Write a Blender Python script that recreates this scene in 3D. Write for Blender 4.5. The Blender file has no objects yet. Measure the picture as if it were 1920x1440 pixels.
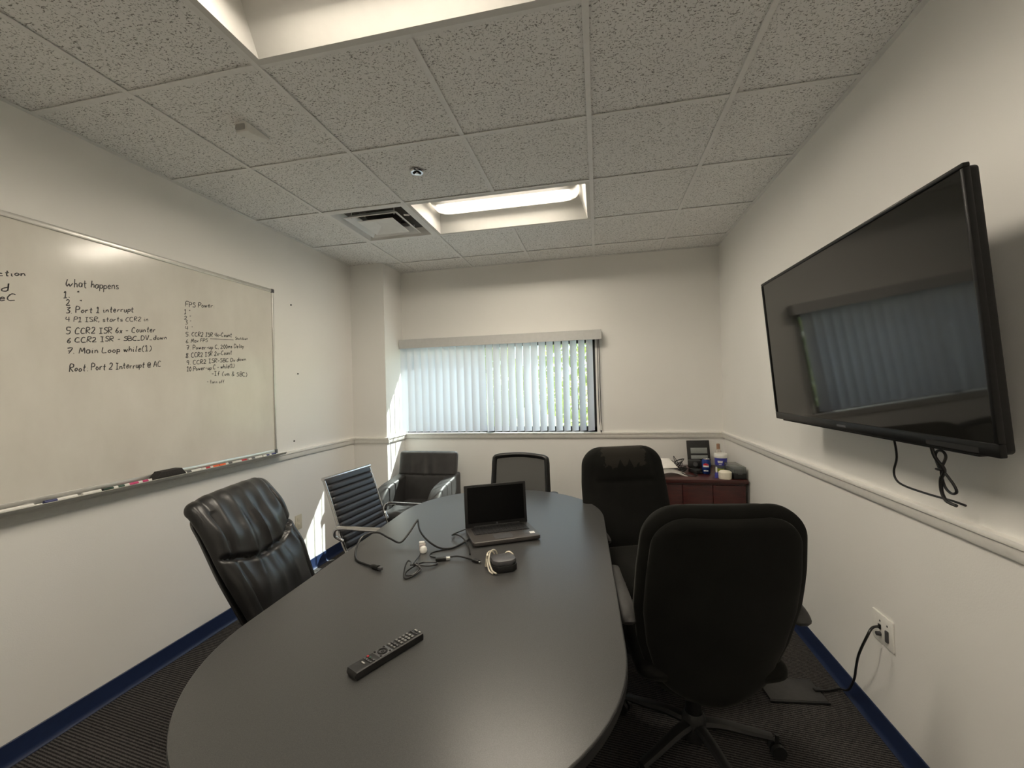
import bpy, bmesh, math, random
from mathutils import Vector, Matrix
random.seed(7)
PI = math.pi
scene = bpy.context.scene
COL = scene.collection

# ------------------------------------------------------------------ camera
XL, XR, YB, HC = -1.142, 2.328, 2.763, 2.707      # left wall, right wall, back wall, ceiling height
YF = -3.20                                        # wall behind the camera
cam_d = bpy.data.cameras.new('camera'); cam = bpy.data.objects.new('camera', cam_d); COL.objects.link(cam)
cam_d.sensor_width = 36.0; cam_d.lens = 36.0 * 790.13 / 1920.0; cam_d.clip_start = 0.02
_r = Vector((0.97931622, 0.20048923, -0.02727285)); _u = Vector((0.02831204, -0.0023173, 0.99959645)); _f = Vector((-0.20034512, 0.97969317, 0.00794563))
cam.matrix_world = Matrix(((_r.x, _u.x, -_f.x, 1.226), (_r.y, _u.y, -_f.y, -1.3624), (_r.z, _u.z, -_f.z, 1.4701), (0, 0, 0, 1)))
scene.camera = cam
# ------------------------------------------------------------------ sky, sun, exposure
SUN = Vector((0.75, 1.0, 1.3)).normalized()
w = bpy.data.worlds.new('sky'); scene.world = w; w.use_nodes = True
nt = w.node_tree; bg = nt.nodes['Background']
sky = nt.nodes.new('ShaderNodeTexSky'); sky.sky_type = 'NISHITA'; sky.sun_disc = False
sky.sun_elevation = math.asin(SUN.z); sky.sun_rotation = math.atan2(SUN.x, SUN.y)
nt.links.new(sky.outputs[0], bg.inputs[0]); bg.inputs[1].default_value = 0.50
sd = bpy.data.lights.new('sun', 'SUN'); sd.energy = 24.0; sd.angle = 0.009; sd.color = (1.0, 0.95, 0.86)
so = bpy.data.objects.new('sun', sd); COL.objects.link(so); so.rotation_euler = (-SUN).to_track_quat('-Z', 'Y').to_euler(); so.location = (4, 8, 7)
scene.view_settings.view_transform = 'Standard'; scene.view_settings.look = 'None'
scene.view_settings.gamma = 1.0; scene.view_settings.use_curve_mapping = False
scene.view_settings.exposure = 0.10
LAMP = 60.0                                        # radiance of the troffer lenses
scene.cycles.max_bounces = 10; scene.cycles.diffuse_bounces = 5; scene.cycles.glossy_bounces = 4
scene.cycles.transparent_max_bounces = 16; scene.cycles.caustics_reflective = False; scene.cycles.caustics_refractive = False
scene.cycles.sample_clamp_indirect = 6.0

# ------------------------------------------------------------------ materials
def new_mat(name):
    m = bpy.data.materials.new(name); m.use_nodes = True
    return m, m.node_tree, m.node_tree.nodes['Principled BSDF']
def coords(nt, kind='Object', scale=(1, 1, 1)):
    t = nt.nodes.new('ShaderNodeTexCoord'); mp = nt.nodes.new('ShaderNodeMapping'); mp.inputs['Scale'].default_value = scale
    nt.links.new(t.outputs[kind], mp.inputs[0]); return mp.outputs[0]
def worldpos(nt, scale=(1, 1, 1)):
    g = nt.nodes.new('ShaderNodeNewGeometry'); mp = nt.nodes.new('ShaderNodeMapping'); mp.inputs['Scale'].default_value = scale
    nt.links.new(g.outputs['Position'], mp.inputs[0]); return mp.outputs[0]
def ramp(nt, src, stops):
    r = nt.nodes.new('ShaderNodeValToRGB'); e = r.color_ramp.elements
    while len(e) < len(stops): e.new(0.5)
    for i, (p, c) in enumerate(stops): e[i].position = p; e[i].color = (*c, 1)
    nt.links.new(src, r.inputs[0]); return r.outputs[0]
def bump(nt, bs, src, strength, dist=0.002):
    b = nt.nodes.new('ShaderNodeBump'); b.inputs['Strength'].default_value = strength; b.inputs['Distance'].default_value = dist
    nt.links.new(src, b.inputs['Height']); nt.links.new(b.outputs[0], bs.inputs['Normal'])
def noise(nt, vec, scale, detail=3, rough=0.5):
    n = nt.nodes.new('ShaderNodeTexNoise'); n.inputs['Scale'].default_value = scale; n.inputs['Detail'].default_value = detail
    n.inputs['Roughness'].default_value = rough; nt.links.new(vec, n.inputs['Vector']); return n.outputs['Fac']
def M(name, col, rough=0.5, metal=0.0, spec=0.5, nscale=None, nvar=0.12, bmp=0.0, bdist=0.001, coat=0.0):
    m, nt, b = new_mat(name)
    b.inputs['Base Color'].default_value = (*col, 1); b.inputs['Roughness'].default_value = rough
    b.inputs['Metallic'].default_value = metal; b.inputs['Specular IOR Level'].default_value = spec; b.inputs['Coat Weight'].default_value = coat
    if nscale:
        f = noise(nt, coords(nt), nscale)
        c = ramp(nt, f, [(0.3, tuple(x * (1 - nvar) for x in col)), (0.7, tuple(min(1, x * (1 + nvar)) for x in col))])
        nt.links.new(c, b.inputs['Base Color'])
        if bmp: bump(nt, b, f, bmp, bdist)
    return m
def make_wall():
    m, nt, b = new_mat('wall_paint'); p = worldpos(nt)
    n1 = noise(nt, p, 1.3, 2); c = ramp(nt, n1, [(0.3, (0.80, 0.79, 0.76)), (0.7, (0.84, 0.83, 0.80))])
    nt.links.new(c, b.inputs['Base Color']); b.inputs['Roughness'].default_value = 0.42; b.inputs['Specular IOR Level'].default_value = 0.35
    bump(nt, b, noise(nt, p, 190, 3), 0.22, 0.0015); return m
def make_tile():
    m, nt, b = new_mat('mineral_fibre'); p = worldpos(nt)
    nz = nt.nodes.new('ShaderNodeTexNoise'); nz.inputs['Scale'].default_value = 24; nt.links.new(p, nz.inputs['Vector'])
    mix = nt.nodes.new('ShaderNodeVectorMath'); mix.operation = 'MULTIPLY_ADD'
    mix.inputs[1].default_value = (0.022, 0.022, 0.0); nt.links.new(nz.outputs['Color'], mix.inputs[0]); nt.links.new(p, mix.inputs[2])
    def fissure(sx, sy, sc, lo, hi):
        mp = nt.nodes.new('ShaderNodeMapping'); mp.inputs['Scale'].default_value = (sx, sy, 1); nt.links.new(mix.outputs[0], mp.inputs[0])
        f = noise(nt, mp.outputs[0], sc, 2, 0.55); return ramp(nt, f, [(lo, (0, 0, 0)), (hi, (1, 1, 1))])
    a = fissure(1.0, 1.9, 92, 0.345, 0.405); c2 = fissure(1.9, 1.0, 100, 0.33, 0.39)
    mn = nt.nodes.new('ShaderNodeMix'); mn.data_type = 'RGBA'; mn.blend_type = 'MULTIPLY'; mn.inputs[0].default_value = 1.0
    nt.links.new(a, mn.inputs[6]); nt.links.new(c2, mn.inputs[7])
    cr = ramp(nt, mn.outputs[2], [(0.0, (0.31, 0.305, 0.29)), (1.0, (0.90, 0.895, 0.88))])
    nt.links.new(cr, b.inputs['Base Color']); b.inputs['Roughness'].default_value = 0.9; b.inputs['Specular IOR Level'].default_value = 0.1
    bump(nt, b, mn.outputs[2], 0.5, 0.003); return m
def make_carpet():
    m, nt, b = new_mat('carpet'); p = worldpos(nt)
    mp = nt.nodes.new('ShaderNodeMapping'); mp.inputs['Rotation'].default_value = (0, 0, 0.12); nt.links.new(p, mp.inputs[0])
    wv = nt.nodes.new('ShaderNodeTexWave'); wv.bands_direction = 'Y'; wv.inputs['Scale'].default_value = 26; wv.inputs['Distortion'].default_value = 2.2
    wv.inputs['Detail'].default_value = 2; wv.inputs['Detail Scale'].default_value = 6; nt.links.new(mp.outputs[0], wv.inputs['Vector'])
    n = noise(nt, p, 320, 2)
    mx = nt.nodes.new('ShaderNodeMath'); mx.operation = 'MULTIPLY'; nt.links.new(wv.outputs['Fac'], mx.inputs[0]); nt.links.new(n, mx.inputs[1])
    c = ramp(nt, mx.outputs[0], [(0.08, (0.018, 0.017, 0.018)), (0.55, (0.105, 0.098, 0.092))])
    nt.links.new(c, b.inputs['Base Color']); b.inputs['Roughness'].default_value = 0.95; b.inputs['Specular IOR Level'].default_value = 0.1
    bump(nt, b, mx.outputs[0], 0.7, 0.004); return m
def make_leather(name, col, rough=0.29):
    m, nt, b = new_mat(name); p = coords(nt)
    v = nt.nodes.new('ShaderNodeTexVoronoi'); v.inputs['Scale'].default_value = 330; nt.links.new(p, v.inputs['Vector'])
    n = noise(nt, p, 14, 3)
    c = ramp(nt, n, [(0.3, tuple(x * 0.8 for x in col)), (0.7, tuple(x * 1.25 for x in col))]); nt.links.new(c, b.inputs['Base Color'])
    rr = nt.nodes.new('ShaderNodeMapRange'); rr.inputs[3].default_value = rough - 0.05; rr.inputs[4].default_value = rough + 0.12
    nt.links.new(n, rr.inputs[0]); nt.links.new(rr.outputs[0], b.inputs['Roughness'])
    bump(nt, b, v.outputs['Distance'], 0.12, 0.001); return m
def make_fabric(name, col, patch=False):
    m, nt, b = new_mat(name); p = coords(nt)
    n = noise(nt, p, 420, 2); n2 = noise(nt, p, 9, 3)
    c = ramp(nt, n2, [(0.3, tuple(x * 0.8 for x in col)), (0.7, tuple(x * 1.2 for x in col))])
    if patch:                                        # rubbed, flattened pile on the headrest: wear with a shape of its own
        sep = nt.nodes.new('ShaderNodeSeparateXYZ'); nt.links.new(p, sep.inputs[0])
        wob = noise(nt, p, 26, 2)
        def mth(op, a, bv):
            q = nt.nodes.new('ShaderNodeMath'); q.operation = op
            for i, s in enumerate((a, bv)):
                if isinstance(s, (int, float)): q.inputs[i].default_value = s
                else: nt.links.new(s, q.inputs[i])
            return q.outputs[0]
        ax = mth('ABSOLUTE', mth('ADD', sep.outputs['X'], 0.0), 0)
        inx = mth('LESS_THAN', mth('ADD', ax, mth('MULTIPLY', wob, 0.10)), 0.185)
        inz = mth('GREATER_THAN', mth('ADD', sep.outputs['Z'], mth('MULTIPLY', wob, 0.16)), 1.035)
        hole = mth('GREATER_THAN', mth('ADD', mth('MULTIPLY', mth('ABSOLUTE', mth('SUBTRACT', ax, 0.03), 0), 2.2), sep.outputs['Z']), 1.0)
        k = mth('MULTIPLY', mth('MULTIPLY', inx, inz), hole)
        mx = nt.nodes.new('ShaderNodeMix'); mx.data_type = 'RGBA'; nt.links.new(k, mx.inputs[0]); nt.links.new(c, mx.inputs[6])
        mx.inputs[7].default_value = (0.026, 0.0235, 0.020, 1); c = mx.outputs[2]
    nt.links.new(c, b.inputs['Base Color']); b.inputs['Roughness'].default_value = 0.92; b.inputs['Specular IOR Level'].default_value = 0.15
    b.inputs['Sheen Weight'].default_value = 0.12; b.inputs['Sheen Roughness'].default_value = 0.4; b.inputs['Sheen Tint'].default_value = (0.5, 0.5, 0.45, 1)
    bump(nt, b, n, 0.4, 0.0012); return m
def make_slat():
    m, nt, b = new_mat('blind_vinyl'); b.inputs['Base Color'].default_value = (0.80, 0.82, 0.84, 1); b.inputs['Roughness'].default_value = 0.45
    tr = nt.nodes.new('ShaderNodeBsdfTranslucent'); tr.inputs[0].default_value = (0.76, 0.82, 0.92, 1)
    mx = nt.nodes.new('ShaderNodeMixShader'); mx.inputs[0].default_value = 0.26
    nt.links.new(b.outputs[0], mx.inputs[1]); nt.links.new(tr.outputs[0], mx.inputs[2]); nt.links.new(mx.outputs[0], nt.nodes['Material Output'].inputs[0])
    f = noise(nt, coords(nt, 'Object', (60, 60, 1)), 6, 2); bump(nt, b, f, 0.1, 0.001); return m
def make_glass():
    m, nt, b = new_mat('window_glass'); nt.nodes.remove(b)
    t = nt.nodes.new('ShaderNodeBsdfTransparent'); t.inputs[0].default_value = (0.80, 0.86, 0.86, 1)
    g = nt.nodes.new('ShaderNodeBsdfGlossy'); g.inputs['Roughness'].default_value = 0.02
    mx = nt.nodes.new('ShaderNodeMixShader'); mx.inputs[0].default_value = 0.06; nt.links.new(t.outputs[0], mx.inputs[1]); nt.links.new(g.outputs[0], mx.inputs[2])
    nt.links.new(mx.outputs[0], nt.nodes['Material Output'].inputs[0]); return m
def make_clear(name, col, f=0.75, rough=0.1):
    m, nt, b = new_mat(name); b.inputs['Base Color'].default_value = (*col, 1); b.inputs['Roughness'].default_value = rough
    t = nt.nodes.new('ShaderNodeBsdfTransparent'); mx = nt.nodes.new('ShaderNodeMixShader'); mx.inputs[0].default_value = f
    nt.links.new(b.outputs[0], mx.inputs[1]); nt.links.new(t.outputs[0], mx.inputs[2]); nt.links.new(mx.outputs[0], nt.nodes['Material Output'].inputs[0]); return m
def make_lens():
    m, nt, b = new_mat('lit_lens'); p = coords(nt, 'Object')
    sep = nt.nodes.new('ShaderNodeSeparateXYZ'); nt.links.new(p, sep.inputs[0])
    ab = nt.nodes.new('ShaderNodeMath'); ab.operation = 'ABSOLUTE'; nt.links.new(sep.outputs['X'], ab.inputs[0])
    c = ramp(nt, ab.outputs[0], [(0.38, (1, 1, 1)), (0.47, (0.02, 0.02, 0.02))])      # the tubes end short of the lens ends
    ay = nt.nodes.new('ShaderNodeMath'); ay.operation = 'ABSOLUTE'; nt.links.new(sep.outputs['Y'], ay.inputs[0])
    c2 = ramp(nt, ay.outputs[0], [(0.05, (1, 1, 1)), (0.088, (0.011, 0.011, 0.011))])                 # brightest right under the tubes
    m0 = nt.nodes.new('ShaderNodeMath'); m0.operation = 'MULTIPLY'; nt.links.new(c, m0.inputs[0]); nt.links.new(c2, m0.inputs[1])
    mu = nt.nodes.new('ShaderNodeMath'); mu.operation = 'MULTIPLY'; mu.inputs[1].default_value = LAMP; nt.links.new(m0.outputs[0], mu.inputs[0])
    b.inputs['Base Color'].default_value = (0.8, 0.78, 0.72, 1); b.inputs['Roughness'].default_value = 0.5
    b.inputs['Emission Color'].default_value = (1.0, 0.89, 0.735, 1); nt.links.new(mu.outputs[0], b.inputs['Emission Strength']); return m
def make_table():
    m, nt, b = new_mat('charcoal_laminate'); p = coords(nt)
    n = noise(nt, p, 520, 2); c = ramp(nt, n, [(0.3, (0.042, 0.042, 0.042)), (0.7, (0.068, 0.068, 0.067))])
    nt.links.new(c, b.inputs['Base Color']); b.inputs['Roughness'].default_value = 0.30; b.inputs['Specular IOR Level'].default_value = 0.42
    bump(nt, b, n, 0.06, 0.0006); return m
def make_wood():
    m, nt, b = new_mat('cherry_veneer'); p = coords(nt, 'Object', (2.0, 9, 9))
    n = noise(nt, p, 5, 5, 0.6); c = ramp(nt, n, [(0.25, (0.030, 0.006, 0.006)), (0.75, (0.075, 0.014, 0.011))])
    nt.links.new(c, b.inputs['Base Color']); b.inputs['Roughness'].default_value = 0.32; return m
def make_board():
    m, nt, b = new_mat('whiteboard_enamel'); p = worldpos(nt, (1, 1.0, 0.55))
    n = noise(nt, p, 4.5, 4, 0.6); c = ramp(nt, n, [(0.25, (0.64, 0.615, 0.56)), (0.75, (0.73, 0.71, 0.655))])       # old ink wiped to a grey film
    nt.links.new(c, b.inputs['Base Color']); b.inputs['Roughness'].default_value = 0.16; b.inputs['Specular IOR Level'].default_value = 0.5; return m
def make_leaf():
    m, nt, b = new_mat('leaf_green'); b.inputs['Base Color'].default_value = (0.22, 0.36, 0.05, 1); b.inputs['Roughness'].default_value = 0.6
    c = ramp(nt, noise(nt, worldpos(nt), 5, 2), [(0.35, (0.30, 0.38, 0.10)), (0.65, (0.62, 0.66, 0.28))]); nt.links.new(c, b.inputs['Base Color'])
    tr = nt.nodes.new('ShaderNodeBsdfTranslucent'); tr.inputs[0].default_value = (0.62, 0.66, 0.25, 1)
    mx = nt.nodes.new('ShaderNodeMixShader'); mx.inputs[0].default_value = 0.45
    nt.links.new(b.outputs[0], mx.inputs[1]); nt.links.new(tr.outputs[0], mx.inputs[2]); nt.links.new(mx.outputs[0], nt.nodes['Material Output'].inputs[0]); return m

WALL = make_wall(); TILE = make_tile(); CARPET = make_carpet(); SLAT = make_slat(); GLASS = make_glass(); LENS = make_lens()
TABLE = make_table(); WOOD = make_wood(); BOARD = make_board(); LEAF = make_leaf()
LEATHER = make_leather('black_leather', (0.012, 0.0118, 0.012)); LEATHER2 = make_leather('charcoal_leather', (0.032, 0.031, 0.031), 0.45); RIBLEATHER = make_leather('ribbed_leather', (0.016, 0.017, 0.021), 0.38)
FABRIC = make_fabric('black_fabric', (0.0065, 0.0065, 0.0055)); FABRICW = make_fabric('worn_black_fabric', (0.0095, 0.0095, 0.0085), True)
TRIMP = M('rail_paint', (0.79, 0.775, 0.735), 0.35, nscale=40, nvar=0.03)
TEE = M('grid_paint', (0.84, 0.835, 0.82), 0.45, nscale=30, nvar=0.03)
PANW = M('troffer_enamel', (0.68, 0.67, 0.64), 0.4, nscale=20, nvar=0.02)
VENT = M('vent_enamel', (0.86, 0.855, 0.84), 0.4, nscale=20, nvar=0.03)
DARK = M('duct_dark', (0.10, 0.095, 0.085), 0.8, nscale=20)
NAVY = M('navy_vinyl', (0.011, 0.022, 0.066), 0.45, nscale=30, nvar=0.08)
BLACKP = M('black_plastic', (0.011, 0.011, 0.011), 0.45, nscale=60, nvar=0.2, bmp=0.05)
BLACKM = M('black_matte', (0.006, 0.006, 0.006), 0.7, nscale=60, nvar=0.2)
GREYP = M('grey_plastic', (0.07, 0.07, 0.075), 0.45, nscale=60, nvar=0.15)
ARMP = M('arm_urethane', (0.035, 0.034, 0.033), 0.5, nscale=60, nvar=0.15)
RUBBER = M('cable_rubber', (0.010, 0.010, 0.010), 0.38, nscale=60, nvar=0.2)
CHROME = M('chrome', (0.62, 0.62, 0.63), 0.16, metal=1.0, nscale=30, nvar=0.04)
ALU = M('aluminium', (0.66, 0.65, 0.62), 0.32, metal=0.7, nscale=30, nvar=0.05)
TRAY = M('tray_aluminium', (0.60, 0.60, 0.57), 0.38, metal=0.55, nscale=30, nvar=0.05)
WHITEP = M('white_plastic', (0.80, 0.79, 0.75), 0.4, nscale=40, nvar=0.03)
ALMOND = M('almond_plastic', (0.62, 0.58, 0.46), 0.4, nscale=40, nvar=0.03)
BRONZE = M('bronze_frame', (0.022, 0.019, 0.016), 0.45, metal=0.3, nscale=40, nvar=0.15)
SCREEN = M('screen_glass', (0.009, 0.009, 0.008), 0.05, spec=0.40, nscale=6, nvar=0.05)
TVBLK = M('tv_plastic', (0.006, 0.006, 0.006), 0.38, spec=0.22, nscale=60, nvar=0.2)
BTN = M('button_rubber', (0.17, 0.17, 0.165), 0.55, nscale=60, nvar=0.1)
LGREY = M('pale_grey_plastic', (0.36, 0.35, 0.33), 0.5, nscale=60, nvar=0.05)
LCD = M('laptop_screen', (0.003, 0.003, 0.003), 0.35, spec=0.12, nscale=6, nvar=0.05)
LAPTOP = M('laptop_shell', (0.085, 0.078, 0.074), 0.38, metal=0.4, nscale=80, nvar=0.06)
KEYM = M('key_plastic', (0.010, 0.010, 0.011), 0.5, nscale=80)
INK = M('marker_ink', (0.035, 0.033, 0.032), 0.5, nscale=50, nvar=0.3)
VALANCE = M('valance_vinyl', (0.52, 0.52, 0.51), 0.4, nscale=30, nvar=0.03)
PAPER = M('paper', (0.82, 0.80, 0.76), 0.7, nscale=30, nvar=0.03)
RED = M('red_plastic', (0.45, 0.03, 0.04), 0.4, nscale=40); PINK = M('magenta_plastic', (0.48, 0.03, 0.14), 0.4, nscale=40)
ORANGE = M('orange_plastic', (0.75, 0.12, 0.03), 0.4, nscale=40); GREENM = M('dark_green_plastic', (0.02, 0.06, 0.04), 0.4, nscale=40)
BLUEM = M('navy_plastic', (0.03, 0.035, 0.13), 0.4, nscale=40); FELT = M('eraser_felt', (0.030, 0.027, 0.025), 0.9, nscale=200, nvar=0.3, bmp=0.3)
CANBLUE = M('can_blue', (0.012, 0.045, 0.22), 0.28, metal=0.3, nscale=30); CANRED = M('can_red', (0.62, 0.03, 0.05), 0.35, nscale=30)
PURPLE = M('tub_blue', (0.055, 0.06, 0.36), 0.35, nscale=30); LIME = M('tub_green', (0.36, 0.44, 0.05), 0.4, nscale=30); TUBGREY = M('tub_grey', (0.10, 0.11, 0.15), 0.4, nscale=30)
CREAM = M('cream_plastic', (0.80, 0.75, 0.62), 0.4, nscale=30, nvar=0.04); SMOKE = make_clear('smoked_clear_plastic', (0.20, 0.22, 0.21), 0.45); CLEAR = make_clear('clear_plastic', (0.7, 0.62, 0.56), 0.6)
GREYSCR = M('grey_panel', (0.27, 0.29, 0.28), 0.25, nscale=20, nvar=0.06); COPPER = M('brown_cap', (0.30, 0.17, 0.11), 0.4, nscale=30)
WHITECORD = M('white_cord', (0.66, 0.61, 0.50), 0.5, nscale=30); MESHF = make_clear('mesh_fabric', (0.040, 0.042, 0.039), 0.13, 0.8)
BARK = M('bark', (0.10, 0.07, 0.045), 0.9, nscale=12, nvar=0.3); GRASS = M('lawn', (0.33, 0.35, 0.20), 0.9, nscale=4, nvar=0.3); PAVE = M('pavement', (0.46, 0.46, 0.45), 0.8, nscale=6, nvar=0.1)
STUCCO = M('stucco', (0.55, 0.52, 0.46), 0.9, nscale=20, nvar=0.06)

# ------------------------------------------------------------------ builders
def tag(o, label=None, cat=None, group=None, kind=None):
    if label: o['label'] = label
    if cat: o['category'] = cat
    if group: o['group'] = group
    if kind: o['kind'] = kind
    return o
def thing(name, label, cat, loc=(0, 0, 0), rz=0.0, group=None):
    o = bpy.data.objects.new(name, None); COL.objects.link(o); o.empty_display_size = 0.1
    o.location = loc; o.rotation_euler = (0, 0, rz); return tag(o, label, cat, group)
def obj(name, bm, mat, parent=None, smooth=40, loc=None, rot=None):
    me = bpy.data.meshes.new(name); bmesh.ops.recalc_face_normals(bm, faces=bm.faces[:]); bm.to_mesh(me); bm.free()
    for m in (mat if isinstance(mat, (list, tuple)) else [mat]): me.materials.append(m)
    if smooth:
        for p in me.polygons: p.use_smooth = True
        me.set_sharp_from_angle(angle=math.radians(smooth))
    return inst(name, me, parent, loc, rot)
def inst(name, me, parent=None, loc=None, rot=None):
    o = bpy.data.objects.new(name, me); COL.objects.link(o)
    if parent is not None: o.parent = parent
    if loc is not None: o.location = loc
    if rot is not None: o.rotation_euler = rot
    return o
def B(): return bmesh.new()
def box(bm, c, s, bev=0.0, seg=2, mat=None, mi=0):
    mt = Matrix.Translation(c) @ (mat.to_4x4() if mat is not None else Matrix()) @ Matrix.Diagonal((s[0], s[1], s[2], 1))
    vs = bmesh.ops.create_cube(bm, size=1.0, matrix=mt)['verts']
    fs = {f for v in vs for f in v.link_faces}
    for f in fs: f.material_index = mi
    if bev > 0:
        es = list({e for v in vs for e in v.link_edges})
        r = bmesh.ops.bevel(bm, geom=es, offset=min(bev, min(s) * 0.49), segments=seg, profile=0.5, affect='EDGES')
        for f in r['faces']: f.material_index = mi
    return bm
def bx(x0, x1, y0, y1, z0, z1, bev=0.0, seg=2):
    return box(B(), ((x0 + x1) / 2, (y0 + y1) / 2, (z0 + z1) / 2), (x1 - x0, y1 - y0, z1 - z0), bev, seg)
def crom(pts, n=8, closed=False):
    P = [Vector(p) for p in pts]
    if len(P) < 3: return P
    out = []; N = len(P); rng = range(N if closed else N - 1)
    for i in rng:
        if closed: a, b, c, d = P[(i - 1) % N], P[i], P[(i + 1) % N], P[(i + 2) % N]
        else: a, b, c, d = P[max(i - 1, 0)], P[i], P[i + 1], P[min(i + 2, N - 1)]
        for k in range(n):
            t = k / n
            out.append(0.5 * ((2 * b) + (c - a) * t + (2 * a - 5 * b + 4 * c - d) * t * t + (3 * b - a - 3 * c + d) * t ** 3))
    if not closed: out.append(P[-1])
    return out
def tube(bm, pts, r, seg=8, n=6, closed=False, smooth=True, flat=None):
    P = crom(pts, n, closed) if smooth else [Vector(p) for p in pts]
    N = len(P); rings = []; up = None
    for i in range(N):
        t = (P[(i + 1) % N] - P[i - 1]) if closed else (P[min(i + 1, N - 1)] - P[max(i - 1, 0)])
        t.normalize()
        if up is None: up = Vector((0, 0, 1)) if abs(t.z) < 0.9 else Vector((1, 0, 0))
        s = t.cross(up); s.normalize(); up = s.cross(t); up.normalize()
        rr = r(i / (N - 1)) if callable(r) else r
        ring = []
        for k in range(seg):
            a = 2 * PI * k / seg
            ring.append(bm.verts.new(P[i] + s * math.cos(a) * rr * (flat[0] if flat else 1) + up * math.sin(a) * rr * (flat[1] if flat else 1)))
        rings.append(ring)
    M_ = N if closed else N - 1
    for i in range(M_):
        A, C = rings[i], rings[(i + 1) % N]
        for k in range(seg): bm.faces.new((A[k], A[(k + 1) % seg], C[(k + 1) % seg], C[k]))
    if not closed: bm.faces.new(rings[0]); bm.faces.new(rings[-1][::-1])
    return bm
def lathe(bm, prof, seg=24, c=(0, 0, 0), mi=None):
    rings = []
    for r, z in prof:
        if r < 1e-6: rings.append([bm.verts.new((c[0], c[1], c[2] + z))])
        else: rings.append([bm.verts.new((c[0] + r * math.cos(2 * PI * k / seg), c[1] + r * math.sin(2 * PI * k / seg), c[2] + z)) for k in range(seg)])
    for i in range(len(rings) - 1):
        A, C = rings[i], rings[i + 1]
        for k in range(seg):
            k2 = (k + 1) % seg
            if len(A) == 1 and len(C) == 1: continue
            if len(A) == 1: f = bm.faces.new((A[0], C[k2], C[k]))
            elif len(C) == 1: f = bm.faces.new((A[k], A[k2], C[0]))
            else: f = bm.faces.new((A[k], A[k2], C[k2], C[k]))
            if mi: f.material_index = mi[i]
    return bm
def prism(bm, outline, z0, z1, bev=0.0, seg=2, axis='Z', mi=0):
    def P(a, b, h): return {'Z': (a, b, h), 'X': (h, a, b), 'Y': (a, h, b)}[axis]
    lo = [bm.verts.new(P(a, b, z0)) for a, b in outline]; hi = [bm.verts.new(P(a, b, z1)) for a, b in outline]
    n = len(outline); fs = [bm.faces.new(lo[::-1]), bm.faces.new(hi)]
    for i in range(n): fs.append(bm.faces.new((lo[i], lo[(i + 1) % n], hi[(i + 1) % n], hi[i])))
    for f in fs: f.material_index = mi
    bmesh.ops.recalc_face_normals(bm, faces=fs)
    if bev:
        es = [e for f in fs[:2] for e in f.edges]
        r = bmesh.ops.bevel(bm, geom=es, offset=bev, segments=seg, profile=0.5, affect='EDGES')
        for f in r['faces']: f.material_index = mi
    return bm
def resample(pts, n, ease=True):
    P = crom(pts, 16); L = [0]
    for i in range(1, len(P)): L.append(L[-1] + (P[i] - P[i - 1]).length)
    out = []; j = 0
    for i in range(n):
        t = i / (n - 1)
        if ease: t = 0.5 * t + 0.5 * (0.5 - 0.5 * math.cos(PI * t))
        s = t * L[-1]
        while j < len(L) - 2 and L[j + 1] < s: j += 1
        k = (s - L[j]) / max(L[j + 1] - L[j], 1e-9); out.append((P[j].lerp(P[j + 1], k), s / L[-1]))
    return out, L[-1]
def cushion(bm, path, W, tf, tb, rc=(0.05, 0.05), rt=(0.03, 0.03), nv=36, nu=22, e=3.0, disp=None, wfn=None, bow=None, xdir=(1, 0, 0), flip=False):
    """upholstered pad: a superelliptic section of half width W swept along a path; tf / tb are its front and back depth"""
    X = Vector(xdir).normalized(); S, L = resample(path, nv); rings = []
    for i, (c, v) in enumerate(S):
        a = S[max(i - 1, 0)][0]; b = S[min(i + 1, nv - 1)][0]; t = (b - a).normalized()
        n = X.cross(t) if not flip else t.cross(X)
        n.normalize(); s = max(v * L, 1e-4); s2 = max((1 - v) * L, 1e-4)
        wv = W * (wfn(v) if wfn else 1.0); dw = 0.0; k = 1.0
        for d_, r_, q_ in ((s, rc[0], rt[0]), (s2, rc[1], rt[1])):
            if r_ > 0 and d_ < r_: dw = max(dw, r_ - math.sqrt(max(r_ * r_ - (r_ - d_) ** 2, 0)))
            if q_ > 0 and d_ < q_: k = min(k, math.sqrt(max(1 - (1 - d_ / q_) ** 2, 0)) * 0.95 + 0.05)
        wv = max(wv - dw, 0.004); ring = []
        for side in (1, -1):
            for m in range(nu):
                u = -1 + 2 * m / nu if side == 1 else 1 - 2 * m / nu
                uu = math.sin(u * PI / 2); h = (1 - abs(uu) ** e) ** (1 / e)
                d = (tf if side == 1 else tb) * k * h * side
                if disp and side == 1: d += disp(uu, v) * min(1, h * 1.5) * k
                if bow: d += bow(uu, v)
                ring.append(bm.verts.new(c + X * (uu * wv) + n * d))
        rings.append(ring)
    N = len(rings[0])
    for i in range(len(rings) - 1):
        for k in range(N): bm.faces.new((rings[i][k], rings[i][(k + 1) % N], rings[i + 1][(k + 1) % N], rings[i + 1][k]))
    bm.faces.new(rings[0][::-1]); bm.faces.new(rings[-1]); return bm
def rrect(w, h, r, n=6):
    out = []
    for cx, cy, a0 in ((w / 2 - r, h / 2 - r, 0), (-w / 2 + r, h / 2 - r, PI / 2), (-w / 2 + r, -h / 2 + r, PI), (w / 2 - r, -h / 2 + r, 1.5 * PI)):
        for k in range(n + 1): a = a0 + PI / 2 * k / n; out.append((cx + r * math.cos(a), cy + r * math.sin(a)))
    return out
def struct(name, bm, mat, parent=None, smooth=0):
    return tag(obj(name, bm, mat, parent, smooth), kind='structure')

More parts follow.
